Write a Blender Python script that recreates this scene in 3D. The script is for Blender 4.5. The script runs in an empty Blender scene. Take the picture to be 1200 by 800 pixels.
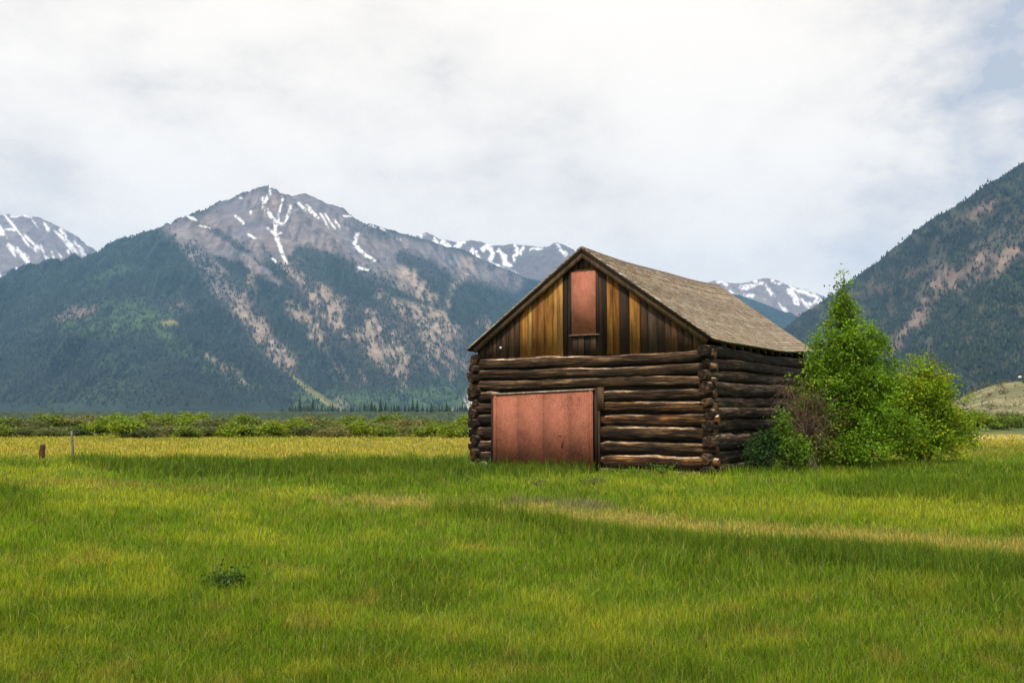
import bpy, math, random
import numpy as np

# ------------------------------------------------------------------ camera, sky, sun, exposure
SC = bpy.context.scene
COL = SC.collection
FPX, PITCH, CAMH = 1064.0, 0.0758, 1.7          # focal length in px of a 1200 px wide frame

cam_d = bpy.data.cameras.new("camera")
cam = bpy.data.objects.new("camera", cam_d); COL.objects.link(cam)
cam_d.sensor_width = 36.0; cam_d.lens = 36.0 * FPX / 1200.0
cam_d.clip_start = 0.1; cam_d.clip_end = 60000
cam.location = (0, 0, CAMH); cam.rotation_euler = (math.pi / 2 + PITCH, 0, 0)
SC.camera = cam

SUN_EL, SUN_AZ = math.radians(57), math.radians(200)      # azimuth clockwise from +Y: behind the camera, a little left
sd_ = bpy.data.lights.new("sun", 'SUN'); sd_.energy = 4.2; sd_.angle = math.radians(2.0); sd_.color = (1.0, 0.95, 0.86)
sun = bpy.data.objects.new("sun", sd_); COL.objects.link(sun)
sun.rotation_euler = (math.pi / 2 - SUN_EL, 0, math.pi - SUN_AZ)

def px_dir(px, py):
    x = (px - 600) / FPX; u = -(py - 400) / FPX
    c, s = math.cos(PITCH), math.sin(PITCH)
    v = np.array([x, c - u * s, s + u * c]); return v / np.linalg.norm(v)

world = bpy.data.worlds.new("World"); SC.world = world; world.use_nodes = True
wn, wl = world.node_tree.nodes, world.node_tree.links
wn.clear()
w_out = wn.new('ShaderNodeOutputWorld')
sky = wn.new('ShaderNodeTexSky'); sky.sky_type = 'NISHITA'; sky.sun_disc = False
sky.sun_elevation = SUN_EL; sky.sun_rotation = SUN_AZ; sky.altitude = 2800
bg_sky = wn.new('ShaderNodeBackground'); bg_sky.inputs[1].default_value = 0.12
wl.new(sky.outputs[0], bg_sky.inputs[0])
tc = wn.new('ShaderNodeTexCoord')
mp = wn.new('ShaderNodeMapping'); mp.inputs['Scale'].default_value = (1.0, 1.0, 1.7)
wl.new(tc.outputs['Generated'], mp.inputs[0])
def wnoise(scale, detail, rough, dist=0.0):
    n = wn.new('ShaderNodeTexNoise'); n.inputs['Scale'].default_value = scale
    n.inputs['Detail'].default_value = detail; n.inputs['Roughness'].default_value = rough
    n.inputs['Distortion'].default_value = dist
    wl.new(mp.outputs[0], n.inputs[0]); return n
n1 = wnoise(3.2, 6, 0.55, 0.2)
n2 = wnoise(10.0, 6, 0.55, 0.1)
def wmath(op, a, b, clamp=False):
    m = wn.new('ShaderNodeMath'); m.operation = op; m.use_clamp = clamp
    for i, v in enumerate((a, b)):
        if isinstance(v, (int, float)): m.inputs[i].default_value = v
        else: wl.new(v, m.inputs[i])
    return m.outputs[0]
dens = wmath('ADD', wmath('MULTIPLY', n1.outputs[0], 0.75), wmath('MULTIPLY', n2.outputs[0], 0.46))
# darker cloud bellies standing in fixed directions of the sky
for (px, py, k, amp) in ((1185, 55, 170, 0.26), (1130, 90, 300, 0.10), (700, 110, 14, -0.045), (1100, 222, 230, 0.13), (1040, 235, 300, 0.05), (290, 165, 160, 0.07), (440, 30, 260, 0.06),
                         (-40, 150, 120, 0.08), (180, 90, 200, 0.03), (560, 200, 110, 0.035), (780, 230, 90, 0.03)):
    d = px_dir(px, py)
    vm = wn.new('ShaderNodeVectorMath'); vm.operation = 'DOT_PRODUCT'
    nv = wn.new('ShaderNodeVectorMath'); nv.operation = 'NORMALIZE'
    wl.new(tc.outputs['Generated'], nv.inputs[0]); wl.new(nv.outputs[0], vm.inputs[0]); vm.inputs[1].default_value = tuple(d)
    g = wmath('POWER', 2.718, wmath('MULTIPLY', wmath('SUBTRACT', vm.outputs['Value'], 1.0), float(k)))
    g = wmath('MULTIPLY', wmath('MULTIPLY', g, amp * 2.0), n2.outputs[0])
    dens = wmath('ADD', dens, g)
cr = wn.new('ShaderNodeValToRGB'); wl.new(dens, cr.inputs[0])
cr.color_ramp.interpolation = 'B_SPLINE'
el = cr.color_ramp.elements
el[0].position = 0.52; el[0].color = (0.975, 0.90, 0.80, 1)
el[1].position = 0.97; el[1].color = (0.46, 0.475, 0.51, 1)
e = el.new(0.63); e.color = (0.925, 0.85, 0.755, 1)
e = el.new(0.76); e.color = (0.81, 0.745, 0.665, 1)
bg_cl = wn.new('ShaderNodeBackground'); bg_cl.inputs[1].default_value = 1.42
wl.new(cr.outputs[0], bg_cl.inputs[0])
# the overcast brightens towards the horizon
sx_ = wn.new('ShaderNodeSeparateXYZ'); wl.new(tc.outputs['Generated'], sx_.inputs[0])
lowb = wmath('POWER', wmath('SUBTRACT', 1.0, wmath('MAXIMUM', sx_.outputs[2], 0.0)), 5.0)
wl.new(wmath('MULTIPLY', wmath('ADD', wmath('MULTIPLY', lowb, 0.30), 1.0), 1.36), bg_cl.inputs[1])
mixw = wn.new('ShaderNodeMixShader'); mixw.inputs[0].default_value = 0.95
wl.new(bg_sky.outputs[0], mixw.inputs[1]); wl.new(bg_cl.outputs[0], mixw.inputs[2])
wl.new(mixw.outputs[0], w_out.inputs[0])

vs = SC.view_settings; vs.view_transform = 'Standard'; vs.look = 'None'; vs.exposure = 0.0; vs.gamma = 1.0
vs.use_curve_mapping = False
cy = SC.cycles
cy.max_bounces = 6; cy.diffuse_bounces = 3; cy.glossy_bounces = 2; cy.transmission_bounces = 3; cy.transparent_max_bounces = 6
cy.volume_bounces = 0; cy.caustics_reflective = False; cy.caustics_refractive = False
cy.use_denoising = True; cy.denoiser = 'OPENIMAGEDENOISE'; cy.denoising_prefilter = 'NONE'; cy.sample_clamp_indirect = 2.0; cy.blur_glossy = 1.0; cy.use_adaptive_sampling = True; cy.adaptive_threshold = 0.01

# ------------------------------------------------------------------ helpers
rng = np.random.default_rng(7)
random.seed(7)
CP, SP = math.cos(PITCH), math.sin(PITCH)

def proj(x, y, z):
    zz = z - CAMH
    d = y * CP + zz * SP; u = -y * SP + zz * CP
    d = np.maximum(d, 1e-3)
    return 600 + FPX * x / d, 400 - FPX * u / d

def at_depth(px, py, Y):
    d = px_dir(px, py); t = Y / d[1]
    return np.array([d[0] * t, Y, CAMH + d[2] * t])

def on_ground(px, py):
    d = px_dir(px, py); t = -CAMH / d[2]
    return d[0] * t, d[1] * t

def _hash(ix, iy, seed):
    h = (ix.astype(np.int64) * 374761393 + iy.astype(np.int64) * 668265263 + seed * 1442695041) & 0xffffffff
    h = ((h ^ (h >> 13)) * 1274126177) & 0xffffffff
    h = h ^ (h >> 16)
    return (h & 0xffffff) / float(0xffffff)

def vnoise(x, y, seed=0):
    x = np.asarray(x, float); y = np.asarray(y, float)
    ix = np.floor(x); iy = np.floor(y); fx = x - ix; fy = y - iy
    fx = fx * fx * (3 - 2 * fx); fy = fy * fy * (3 - 2 * fy)
    a = _hash(ix, iy, seed); b = _hash(ix + 1, iy, seed); c = _hash(ix, iy + 1, seed); d = _hash(ix + 1, iy + 1, seed)
    return (a * (1 - fx) + b * fx) * (1 - fy) + (c * (1 - fx) + d * fx) * fy

def fbm(x, y, seed=0, octs=5, gain=0.5):
    s = 0; a = 1; t = 0
    for o in range(octs):
        s = s + a * vnoise(x, y, seed + o * 17); t += a; a *= gain; x = x * 2.03 + 5.1; y = y * 2.03 + 1.7
    return s / t

def ridged(x, y, seed=0, octs=5):
    s = 0; a = 1; t = 0
    for o in range(octs):
        s = s + a * (1 - np.abs(2 * vnoise(x, y, seed + o * 13) - 1)); t += a; a *= 0.5; x = x * 2.1 + 3.3; y = y * 2.1 + 7.7
    return s / t

def sstep(a, b, x):
    t = np.clip((x - a) / (b - a), 0, 1); return t * t * (3 - 2 * t)

def seg_dist(x, y, pts):
    """distance to a polyline, and the interpolated rest columns at the nearest point"""
    pts = np.asarray(pts, float)
    best = np.full(x.shape, 1e18); val = np.zeros(x.shape + (pts.shape[1] - 2,))
    for i in range(len(pts) - 1):
        a, b = pts[i], pts[i + 1]
        dx, dy = b[0] - a[0], b[1] - a[1]; L = dx * dx + dy * dy + 1e-9
        t = np.clip(((x - a[0]) * dx + (y - a[1]) * dy) / L, 0, 1)
        d = (x - a[0] - t * dx) ** 2 + (y - a[1] - t * dy) ** 2
        m = d < best
        best = np.where(m, d, best)
        if pts.shape[1] > 2:
            v = a[2:] + t[..., None] * (b[2:] - a[2:])
            val = np.where(m[..., None], v, val)
    return np.sqrt(best), val

def make_mesh(name, verts, faces, mat=None, parent=None, cols=None, smooth=False, face_mats=None):
    """faces: one (N,k) array or a list of such arrays"""
    me = bpy.data.meshes.new(name)
    verts = np.ascontiguousarray(verts, dtype=np.float32)
    if isinstance(faces, np.ndarray): faces = [faces]
    faces = [f for f in faces if len(f)]
    me.vertices.add(len(verts)); me.vertices.foreach_set('co', verts.ravel())
    nl = sum(f.size for f in faces); nf = sum(len(f) for f in faces)
    me.loops.add(nl); me.polygons.add(nf)
    me.loops.foreach_set('vertex_index', np.concatenate([f.ravel() for f in faces]).astype(np.int32))
    sizes = np.concatenate([np.full(len(f), f.shape[1]) for f in faces])
    me.polygons.foreach_set('loop_start', np.concatenate([[0], np.cumsum(sizes)[:-1]]).astype(np.int32))
    me.update(calc_edges=True)
    if smooth: me.polygons.foreach_set('use_smooth', np.ones(nf, bool))
    if cols is not None:
        ca = me.color_attributes.new('Col', 'FLOAT_COLOR', 'POINT')
        c = np.ones((len(verts), 4), np.float32); c[:, :3] = cols
        ca.data.foreach_set('color', c.ravel())
    if mat is not None: me.materials.append(mat)
    o = bpy.data.objects.new(name, me); COL.objects.link(o)
    if parent is not None: o.parent = parent
    return o

def tag(o, label=None, cat=None, group=None, kind=None):
    if label: o['label'] = label
    if cat: o['category'] = cat
    if group: o['group'] = group
    if kind: o['kind'] = kind
    return o

def empty(name, loc, rz=0.0):
    o = bpy.data.objects.new(name, None); COL.objects.link(o)
    o.location = loc; o.rotation_euler = (0, 0, rz); o.empty_display_size = 0.3
    return o

def copy_tree(o, parent=None):
    c = o.copy(); COL.objects.link(c)
    if parent is not None: c.parent = parent
    for ch in [k for k in bpy.data.objects if k.parent == o]: copy_tree(ch, c)
    return c

class Geo:
    """collects vertices, triangles/quads and colours into one mesh"""
    def __init__(s): s.v = []; s.f3 = []; s.f4 = []; s.c = []; s.n = 0
    def add(s, v, f, col=(1, 1, 1)):
        v = np.asarray(v, float); f = np.asarray(f, int)
        (s.f3 if f.shape[1] == 3 else s.f4).append(f + s.n)
        s.v.append(v); c = np.asarray(col, float)
        s.c.append(np.broadcast_to(c, (len(v), 3)) if c.ndim == 1 else c); s.n += len(v)
    def more(s, f, base):
        f = np.asarray(f, int) + base; (s.f3 if f.shape[1] == 3 else s.f4).append(f)
    def box(s, lo, hi, col=(1, 1, 1), jit=0.0):
        x0, y0, z0 = lo; x1, y1, z1 = hi
        v = np.array([(x0, y0, z0), (x1, y0, z0), (x1, y1, z0), (x0, y1, z0), (x0, y0, z1), (x1, y0, z1), (x1, y1, z1), (x0, y1, z1)], float)
        if jit: v += rng.normal(0, jit, v.shape)
        s.hexa(v, col)
    def hexa(s, v, col=(1, 1, 1)):
        s.add(v, [(0, 3, 2, 1), (4, 5, 6, 7), (0, 1, 5, 4), (1, 2, 6, 5), (2, 3, 7, 6), (3, 0, 4, 7)], col)
    def tube(s, pts, rad, col=(1, 1, 1), sides=6, cap=True):
        pts = np.asarray(pts, float); rad = np.broadcast_to(np.asarray(rad, float), (len(pts),))
        tg = np.gradient(pts, axis=0); tg /= np.linalg.norm(tg, axis=1)[:, None] + 1e-9
        ref = np.array([0, 0, 1.0]) if abs(tg[0][2]) < 0.8 else np.array([1.0, 0, 0])
        u = np.cross(tg, ref); u /= np.linalg.norm(u, axis=1)[:, None] + 1e-9
        w = np.cross(u, tg)
        th = np.linspace(0, 2 * np.pi, sides, endpoint=False)
        v = pts[:, None, :] + rad[:, None, None] * (np.cos(th)[None, :, None] * u[:, None, :] + np.sin(th)[None, :, None] * w[:, None, :])
        n = len(pts); i = np.arange(n - 1)[:, None] * sides; j = np.arange(sides)[None, :]; k = (j + 1) % sides
        f = np.stack([i + j, i + k, i + sides + k, i + sides + j], -1).reshape(-1, 4)
        b = s.n; s.add(v.reshape(-1, 3), f, col)
        if cap:
            s.add([pts[0], pts[-1]], np.zeros((0, 3), int), col if np.ndim(col) == 1 else (1, 1, 1))
            j = np.arange(sides); k = (j + 1) % sides
            s.f3.append(np.stack([np.full(sides, s.n - 2), b + k, b + j], -1))
            t = b + (n - 1) * sides
            s.f3.append(np.stack([np.full(sides, s.n - 1), t + j, t + k], -1))
    def build(s, name, mat, parent=None, smooth=False):
        fs = []
        if s.f3: fs.append(np.concatenate(s.f3))
        if s.f4: fs.append(np.concatenate(s.f4))
        return make_mesh(name, np.concatenate(s.v), fs, mat, parent, np.concatenate(s.c), smooth)

# ------------------------------------------------------------------ materials
def new_mat(name):
    m = bpy.data.materials.new(name); m.use_nodes = True
    n, l = m.node_tree.nodes, m.node_tree.links
    b = n['Principled BSDF']; b.inputs['Roughness'].default_value = 0.85
    b.inputs['Specular IOR Level'].default_value = 0.25
    return m, n, l, b

def attr(n):
    a = n.new('ShaderNodeAttribute'); a.attribute_name = 'Col'; return a.outputs['Color']

def mix(n, l, a, b, fac, blend='MIX'):
    m = n.new('ShaderNodeMix'); m.data_type = 'RGBA'; m.blend_type = blend
    for i, v in ((0, fac), (6, a), (7, b)):
        if isinstance(v, (int, float)): m.inputs[i].default_value = v
        elif isinstance(v, tuple): m.inputs[i].default_value = v
        else: l.new(v, m.inputs[i])
    return m.outputs[2]

def noise(n, l, scale, detail=5, rough=0.6, mapping=None, coord='Object'):
    t = n.new('ShaderNodeTexCoord'); mm = n.new('ShaderNodeMapping'); l.new(t.outputs[coord], mm.inputs[0])
    if mapping: mm.inputs['Scale'].default_value = mapping
    x = n.new('ShaderNodeTexNoise'); x.inputs['Scale'].default_value = scale
    x.inputs['Detail'].default_value = detail; x.inputs['Roughness'].default_value = rough
    l.new(mm.outputs[0], x.inputs[0]); return x.outputs[0]

def ramp(n, l, src, stops):
    r = n.new('ShaderNodeValToRGB'); l.new(src, r.inputs[0]); e = r.color_ramp.elements
    e[0].position, e[0].color = stops[0][0], (*stops[0][1], 1)
    e[1].position, e[1].color = stops[-1][0], (*stops[-1][1], 1)
    for p, c in stops[1:-1]:
        k = e.new(p); k.color = (*c, 1)
    return r.outputs[0]

def bump(n, l, b, h, dist, strength=1.0):
    x = n.new('ShaderNodeBump'); x.inputs['Distance'].default_value = dist; x.inputs['Strength'].default_value = strength
    l.new(h, x.inputs['Height']); l.new(x.outputs[0], b.inputs['Normal'])

def mat_attr_noise(name, scale, lo, hi, mapping=None, rough=0.9, bdist=0.0, detail=6):
    m, n, l, b = new_mat(name)
    nz = noise(n, l, scale, detail, 0.62, mapping)
    r = ramp(n, l, nz, [(0.3, (lo,) * 3), (0.7, (hi,) * 3)])
    l.new(mix(n, l, attr(n), r, 1.0, 'MULTIPLY'), b.inputs['Base Color'])
    b.inputs['Roughness'].default_value = rough
    if bdist: bump(n, l, b, nz, bdist)
    return m

def mat_leaf(name, trans=0.35, rough=0.55):
    m, n, l, b = new_mat(name)
    c = attr(n); l.new(c, b.inputs['Base Color']); b.inputs['Roughness'].default_value = rough
    b.inputs['Specular IOR Level'].default_value = 0.12
    t = n.new('ShaderNodeBsdfTranslucent')
    l.new(mix(n, l, c, (1.25, 1.2, 0.55, 1), 1.0, 'MULTIPLY'), t.inputs[0])
    ms = n.new('ShaderNodeMixShader'); ms.inputs[0].default_value = trans
    l.new(b.outputs[0], ms.inputs[1]); l.new(t.outputs[0], ms.inputs[2])
    l.new(ms.outputs[0], n['Material Output'].inputs[0]); return m

M_GROUND = mat_attr_noise('meadow_soil', 2.5, 0.65, 1.3, rough=1.0, bdist=0.03)
M_ROCK = mat_attr_noise('mountain_rock', 0.02, 0.8, 1.2, rough=1.0, bdist=4.0)
M_NEAR = mat_attr_noise('hillside_rock', 0.06, 0.75, 1.25, rough=1.0, bdist=1.5)
M_GRASS = mat_leaf('grass_blade', 0.35, 0.8)
M_LEAF = mat_leaf('leaf', 0.35, 0.5)
M_CONIFER = mat_attr_noise('conifer_needles', 0.5, 0.8, 1.2)
M_BARK = mat_attr_noise('bark', 6.0, 0.5, 1.4, (1, 1, 0.3), bdist=0.01)
def mat_log(name, mapping):
    m, n, l, b = new_mat(name)
    streak = noise(n, l, 7.0, 8, 0.7, mapping)
    fine = noise(n, l, 34.0, 7, 0.75, mapping)
    blot = noise(n, l, 1.6, 4, 0.6)
    c1 = ramp(n, l, streak, [(0.34, (0.007, 0.005, 0.003)), (0.45, (0.030, 0.019, 0.011)), (0.54, (0.075, 0.048, 0.028)), (0.64, (0.23, 0.175, 0.12))])
    f2 = ramp(n, l, fine, [(0.36, (0.10, 0.10, 0.10)), (0.46, (0.85,) * 3), (0.70, (1.5, 1.45, 1.4))])
    c = mix(n, l, c1, f2, 1.0, 'MULTIPLY')
    b2 = ramp(n, l, blot, [(0.35, (0.55, 0.55, 0.55)), (0.7, (1.25, 1.2, 1.1))])
    c = mix(n, l, c, b2, 1.0, 'MULTIPLY')
    l.new(mix(n, l, c, attr(n), 1.0, 'MULTIPLY'), b.inputs['Base Color'])
    bump(n, l, b, fine, 0.035, 1.0); return m
M_LOGX = mat_log('weathered_log_front', (0.10, 1.6, 1.6))
M_LOGY = mat_log('weathered_log_side', (1.6, 0.10, 1.6))
def mat_board(name, mapping):
    m, n, l, b = new_mat(name)
    s = noise(n, l, 9.0, 7, 0.65, mapping)
    big = noise(n, l, 2.2, 4, 0.6, (1.5, 1.5, 0.35))
    r = ramp(n, l, s, [(0.28, (0.30, 0.26, 0.22)), (0.5, (0.9,) * 3), (0.75, (1.35, 1.35, 1.3))])
    r2 = ramp(n, l, big, [(0.3, (0.55, 0.5, 0.45)), (0.62, (1.15,) * 3)])
    c = mix(n, l, mix(n, l, attr(n), r, 1.0, 'MULTIPLY'), r2, 1.0, 'MULTIPLY')
    l.new(c, b.inputs['Base Color']); bump(n, l, b, s, 0.008, 0.8); return m
M_BOARD = mat_board('weathered_board', (2.2, 2.2, 0.16))
M_SHINGLE = mat_attr_noise('weathered_shingle', 14.0, 0.62, 1.35, (1.0, 2.5, 1.0), rough=0.9, bdist=0.006)
def mat_paint():
    m, n, l, b = new_mat('faded_red_paint')
    v = noise(n, l, 4.0, 8, 0.7, (1.3, 1.3, 0.9)); g = noise(n, l, 30.0, 5, 0.7, (1.5, 1.5, 0.4)); s = noise(n, l, 1.3, 7, 0.65, (1.0, 1, 1.1))
    c = ramp(n, l, v, [(0.3, (0.31, 0.100, 0.056)), (0.5, (0.35, 0.120, 0.070)), (0.72, (0.39, 0.145, 0.09))])
    c = mix(n, l, c, ramp(n, l, g, [(0.3, (0.72,) * 3), (0.7, (1.18,) * 3)]), 1.0, 'MULTIPLY')
    c = mix(n, l, c, ramp(n, l, s, [(0.34, (0.80, 0.77, 0.74)), (0.46, (0.97,) * 3), (0.8, (1.04,) * 3)]), 1.0, 'MULTIPLY')
    fl = noise(n, l, 22.0, 8, 0.75, (1.6, 1.0, 0.7)); md = noise(n, l, 0.9, 3, 0.5)
    flk = n.new('ShaderNodeMath'); flk.operation = 'ADD'; l.new(fl, flk.inputs[0])
    sc_ = n.new('ShaderNodeMath'); sc_.operation = 'MULTIPLY'; sc_.inputs[1].default_value = 0.35; l.new(md, sc_.inputs[0]); l.new(sc_.outputs[0], flk.inputs[1])
    c = mix(n, l, c, ramp(n, l, flk.outputs[0], [(0.70, (1.0,) * 3), (0.80, (0.45, 0.42, 0.38))]), 1.0, 'MULTIPLY')
    c = mix(n, l, c, attr(n), 1.0, 'MULTIPLY')
    l.new(c, b.inputs['Base Color']); bump(n, l, b, g, 0.004, 0.6); b.inputs['Roughness'].default_value = 0.75; return m
M_PAINT = mat_paint()
def plain(name, col, rough=0.9):
    m, n, l, b = new_mat(name)
    l.new(ramp(n, l, noise(n, l, 8.0, 5), [(0.3, tuple(0.7 * c for c in col)), (0.7, tuple(1.2 * c for c in col))]), b.inputs['Base Color'])
    b.inputs['Roughness'].default_value = rough; return m
M_DARK = plain('dark_old_timber', (0.02, 0.013, 0.009))  # near-black brown for the chinking and roof deck

# ------------------------------------------------------------------ meadow colours
def stroke(px, py, pts, soft=3.0):
    """1 inside a brush line of (x, y, half-width) points, fading over `soft`"""
    d, w = seg_dist(px, py, pts)
    return sstep(soft, -soft * 0.6, d - w[..., 0])

DRY = np.array([0.44, 0.31, 0.07]); GREEN = np.array([0.143, 0.235, 0.007]); DARKG = np.array([0.062, 0.115, 0.006])
LIGHT = np.array([0.28, 0.31, 0.018]); DEAD = np.array([0.20, 0.17, 0.08]); SAND = np.array([0.42, 0.33, 0.22])
def meadow(x, y):
    """albedo, blade height and tallness for a point of the field"""
    px, py = proj(x, y, np.zeros_like(x))
    jx = (fbm(px / 40, py / 9, 3, 4) - 0.5) * 60; jy = (fbm(px / 30, py / 6, 9, 4) - 0.5) * 14
    qx, qy = px + jx, py + jy
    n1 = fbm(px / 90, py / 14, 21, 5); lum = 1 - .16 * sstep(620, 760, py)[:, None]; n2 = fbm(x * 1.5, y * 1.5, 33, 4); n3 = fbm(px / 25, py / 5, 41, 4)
    col = GREEN[None] * (0.78 + 0.5 * n1[:, None])
    col = col + (LIGHT - GREEN)[None] * sstep(0.45, 0.75, n1)[:, None] * 0.8
    col = col + (DRY - GREEN)[None] * (sstep(0.55, 0.8, n3) * 0.2)[:, None]
    h = 0.12 + 0.11 * n2
    cl = sstep(.60, .72, fbm(x * 1.1, y * 1.1, 55, 3)) * sstep(20, 12, np.hypot(x, y)); col = col * (1 - .2 * cl[:, None]); h = h * (1 + .2 * cl)
    pt = sstep(.66, .76, fbm(x * 2.3, y * 2.3, 57, 4)) * sstep(25, 10, np.hypot(x, y)); col = col * (1 - .38 * pt[:, None]) + (DRY * .75)[None] * .38 * pt[:, None]
    def lay(m, c, hm=None):
        nonlocal col, h
        m = m * .85; col = col * (1 - m[:, None]) + c[None] * m[:, None] * (0.75 + 0.5 * n2[:, None])
        if hm is not None: h = h * (1 - m) + hm * m
    # far straw band
    far = sstep(541, 532, qy) * (0.55 + 0.45 * sstep(0.3, 0.55, n3))
    lay(far, DRY * np.array([1.08, 1.22, 0.8]), 0.2)
    lay(sstep(524, 514, qy) * 0.5 * sstep(0.4, 0.6, n1), LIGHT * 1.1)
    S = lambda *p: np.array(p, float)
    st = lambda pts, soft=4: stroke(qx, qy, pts, soft)
    lay(st(S((80, 546, 3), (180, 548, 7), (330, 549, 9), (560, 549, 9), (700, 552, 3))), DARKG, 0.42)
    lay(st(S((-300, 543, 3), (60, 546, 3))) * 0.7, DARKG * 1.3, 0.3)
    lay(st(S((350, 563, 4), (450, 566, 6), (560, 560, 5))) * 0.75, DARKG * 1.15, 0.35)
    lay(st(S((-200, 585, 9), (20, 590, 13), (28, 590, 9))) * 0.85, DARKG * 1.1, 0.45)
    lay(st(S((-300, 568, 3), (100, 566, 3), (300, 574, 2))) * 0.5, DRY * 0.8)
    lay(st(S((960, 572, 6), (1060, 574, 12), (1300, 586, 16), (1500, 592, 16))) * 0.85, DARKG * 1.1, 0.42)
    lay(st(S((880, 552, 3), (1100, 552, 5), (1500, 554, 6))) * 0.6, DARKG * 1.1, 0.3)
    lay(st(S((1100, 530, 7), (1500, 532, 8))) * 0.75, (GREEN + DARKG) * 0.55 + DRY * 0.12, 0.2)
    lay(st(S((760, 590, 4), (900, 594, 9), (1080, 602, 10), (1500, 614, 8)), 6) * 0.75, LIGHT * 1.05, 0.16)
    lay(st(S((720, 576, 6), (640, 574, 6))) * 0.5, DARKG * 1.4, 0.3)
    lay(st(S((360, 584, .5), (410, 587, 3.5), (470, 590, 4), (560, 597, 3), (660, 605, 6), (760, 612, 8), (860, 622, 9), (960, 630, 9), (1080, 635, 7), (1200, 647, 9), (1500, 672, 9)), 9) * 0.9, DRY * np.array([.98, 1.08, 1.2]), 0.09)
    lay(st(S((600, 587, 3), (650, 590, 5), (705, 592, 4))), DEAD, 0.10)
    lay(st(S((520, 600, 3), (600, 614, 5), (720, 632, 6), (860, 648, 8), (1000, 660, 11), (1200, 674, 13), (1500, 700, 16)), 5) * 0.9, DARKG * 1.05, 0.46)
    lay(st(S((640, 640, 12), (900, 668, 22), (1300, 700, 30)), 22) * 0.55, DARKG * 1.25, 0.36)
    lay(st(S((240, 680, 2), (268, 682, 5), (292, 682, 2))) * 0.7, DARKG * 0.7, 0.14)
    return np.clip(col * lum, 0.004, 0.6), h, px, py

# ground sheet: fine near the camera, reaching far past the mountains
ra = np.concatenate([[0.5], 1.5 * 1.045 ** np.arange(0, 212)]); ra = ra[ra < 8800]
th = np.concatenate([np.linspace(-math.pi, -0.85, 40, endpoint=False), np.linspace(-0.85, 0.85, 620), np.linspace(0.85, math.pi, 41)[1:-1]])
R_, T_ = np.meshgrid(ra, th, indexing='ij')
gx = (R_ * np.sin(T_)).ravel(); gy = (R_ * np.cos(T_)).ravel()
def gz(x, y):
    r = np.hypot(x, y)
    return (fbm(x / 7.0, y / 7.0, 91, 3) - 0.5) * 0.16 * sstep(3, 9, r) * sstep(300, 80, r)
zz = gz(gx, gy)
front = gy > 2.0
gx = np.clip(gx, -6450, 6450); gy = np.maximum(gy, -2950)
gc = np.tile(GREEN * 0.8, (len(gx), 1))
mc, _, mpx, mpy = meadow(gx[front], gy[front]); gc[front] = mc * 0.42  # soil colour darkened to paint in the shade between grass blades
rr = np.hypot(gx, gy)
farm = sstep(62, 95, rr)[:, None]
valley = np.array([0.075, 0.10, 0.030])[None] * (0.7 + 0.6 * fbm(gx / 60, gy / 60, 5, 4))[:, None]
gc = gc * (1 - farm) + valley * farm
vf = sstep(110, 260, rr)[:, None]
gc = gc * (1 - vf) + np.array([0.022, 0.045, 0.020])[None] * (0.7 + 0.7 * fbm(gx / 200, gy / 200, 6, 4))[:, None] * vf
# pale sand of the river bank on the right and a gravel bar on the left
sx, sy = proj(gx, np.maximum(gy, 1), 0 * gx)
jj = (fbm(sx / 12, sy / 3, 77, 3) - .5)
sm = (np.where(gy > 5, stroke(sx + jj * 14, sy + jj * 4, [(1108, 511.5, 1.0), (1140, 511.5, 2.6), (1215, 512.5, 2.6), (1400, 514, 3)], 1.6), 0))[:, None]
gc = gc * (1 - sm) + (SAND * 1.1)[None] * sm
gb = (np.where(gy > 60, stroke(sx, sy, [(-300, 492.5, 0.8), (84, 493.2, 0.8)], 0.8), 0))[:, None]
gc = gc * (1 - gb) + np.array([0.30, 0.29, 0.28])[None] * gb
ny, nx = R_.shape
i = np.arange(ny - 1)[:, None] * nx; j = np.arange(nx)[None, :]; k = (j + 1) % nx
gf = np.stack([i + j, i + nx + j, i + nx + k, i + k], -1).reshape(-1, 4)
g = make_mesh('ground', np.stack([gx, gy, zz], 1), gf, M_GROUND, None, gc, True)
# close the small hole at the camera's feet
tag(g, kind='structure')
cap = make_mesh('ground_patch', np.concatenate([[[0, 0, 0]], g_v := np.stack([0.52 * np.sin(th), 0.52 * np.cos(th), 0 * th - 0.004], 1)]), np.stack([np.zeros(nx, int), 1 + (np.arange(nx) + 1) % nx, 1 + np.arange(nx)], 1), M_GROUND, None, np.tile(GREEN * .6, (nx + 1, 1)))
tag(cap, kind='structure')

# ------------------------------------------------------------------ mountains
def spine(pts): return [tuple(at_depth(*p)) for p in pts]

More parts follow.
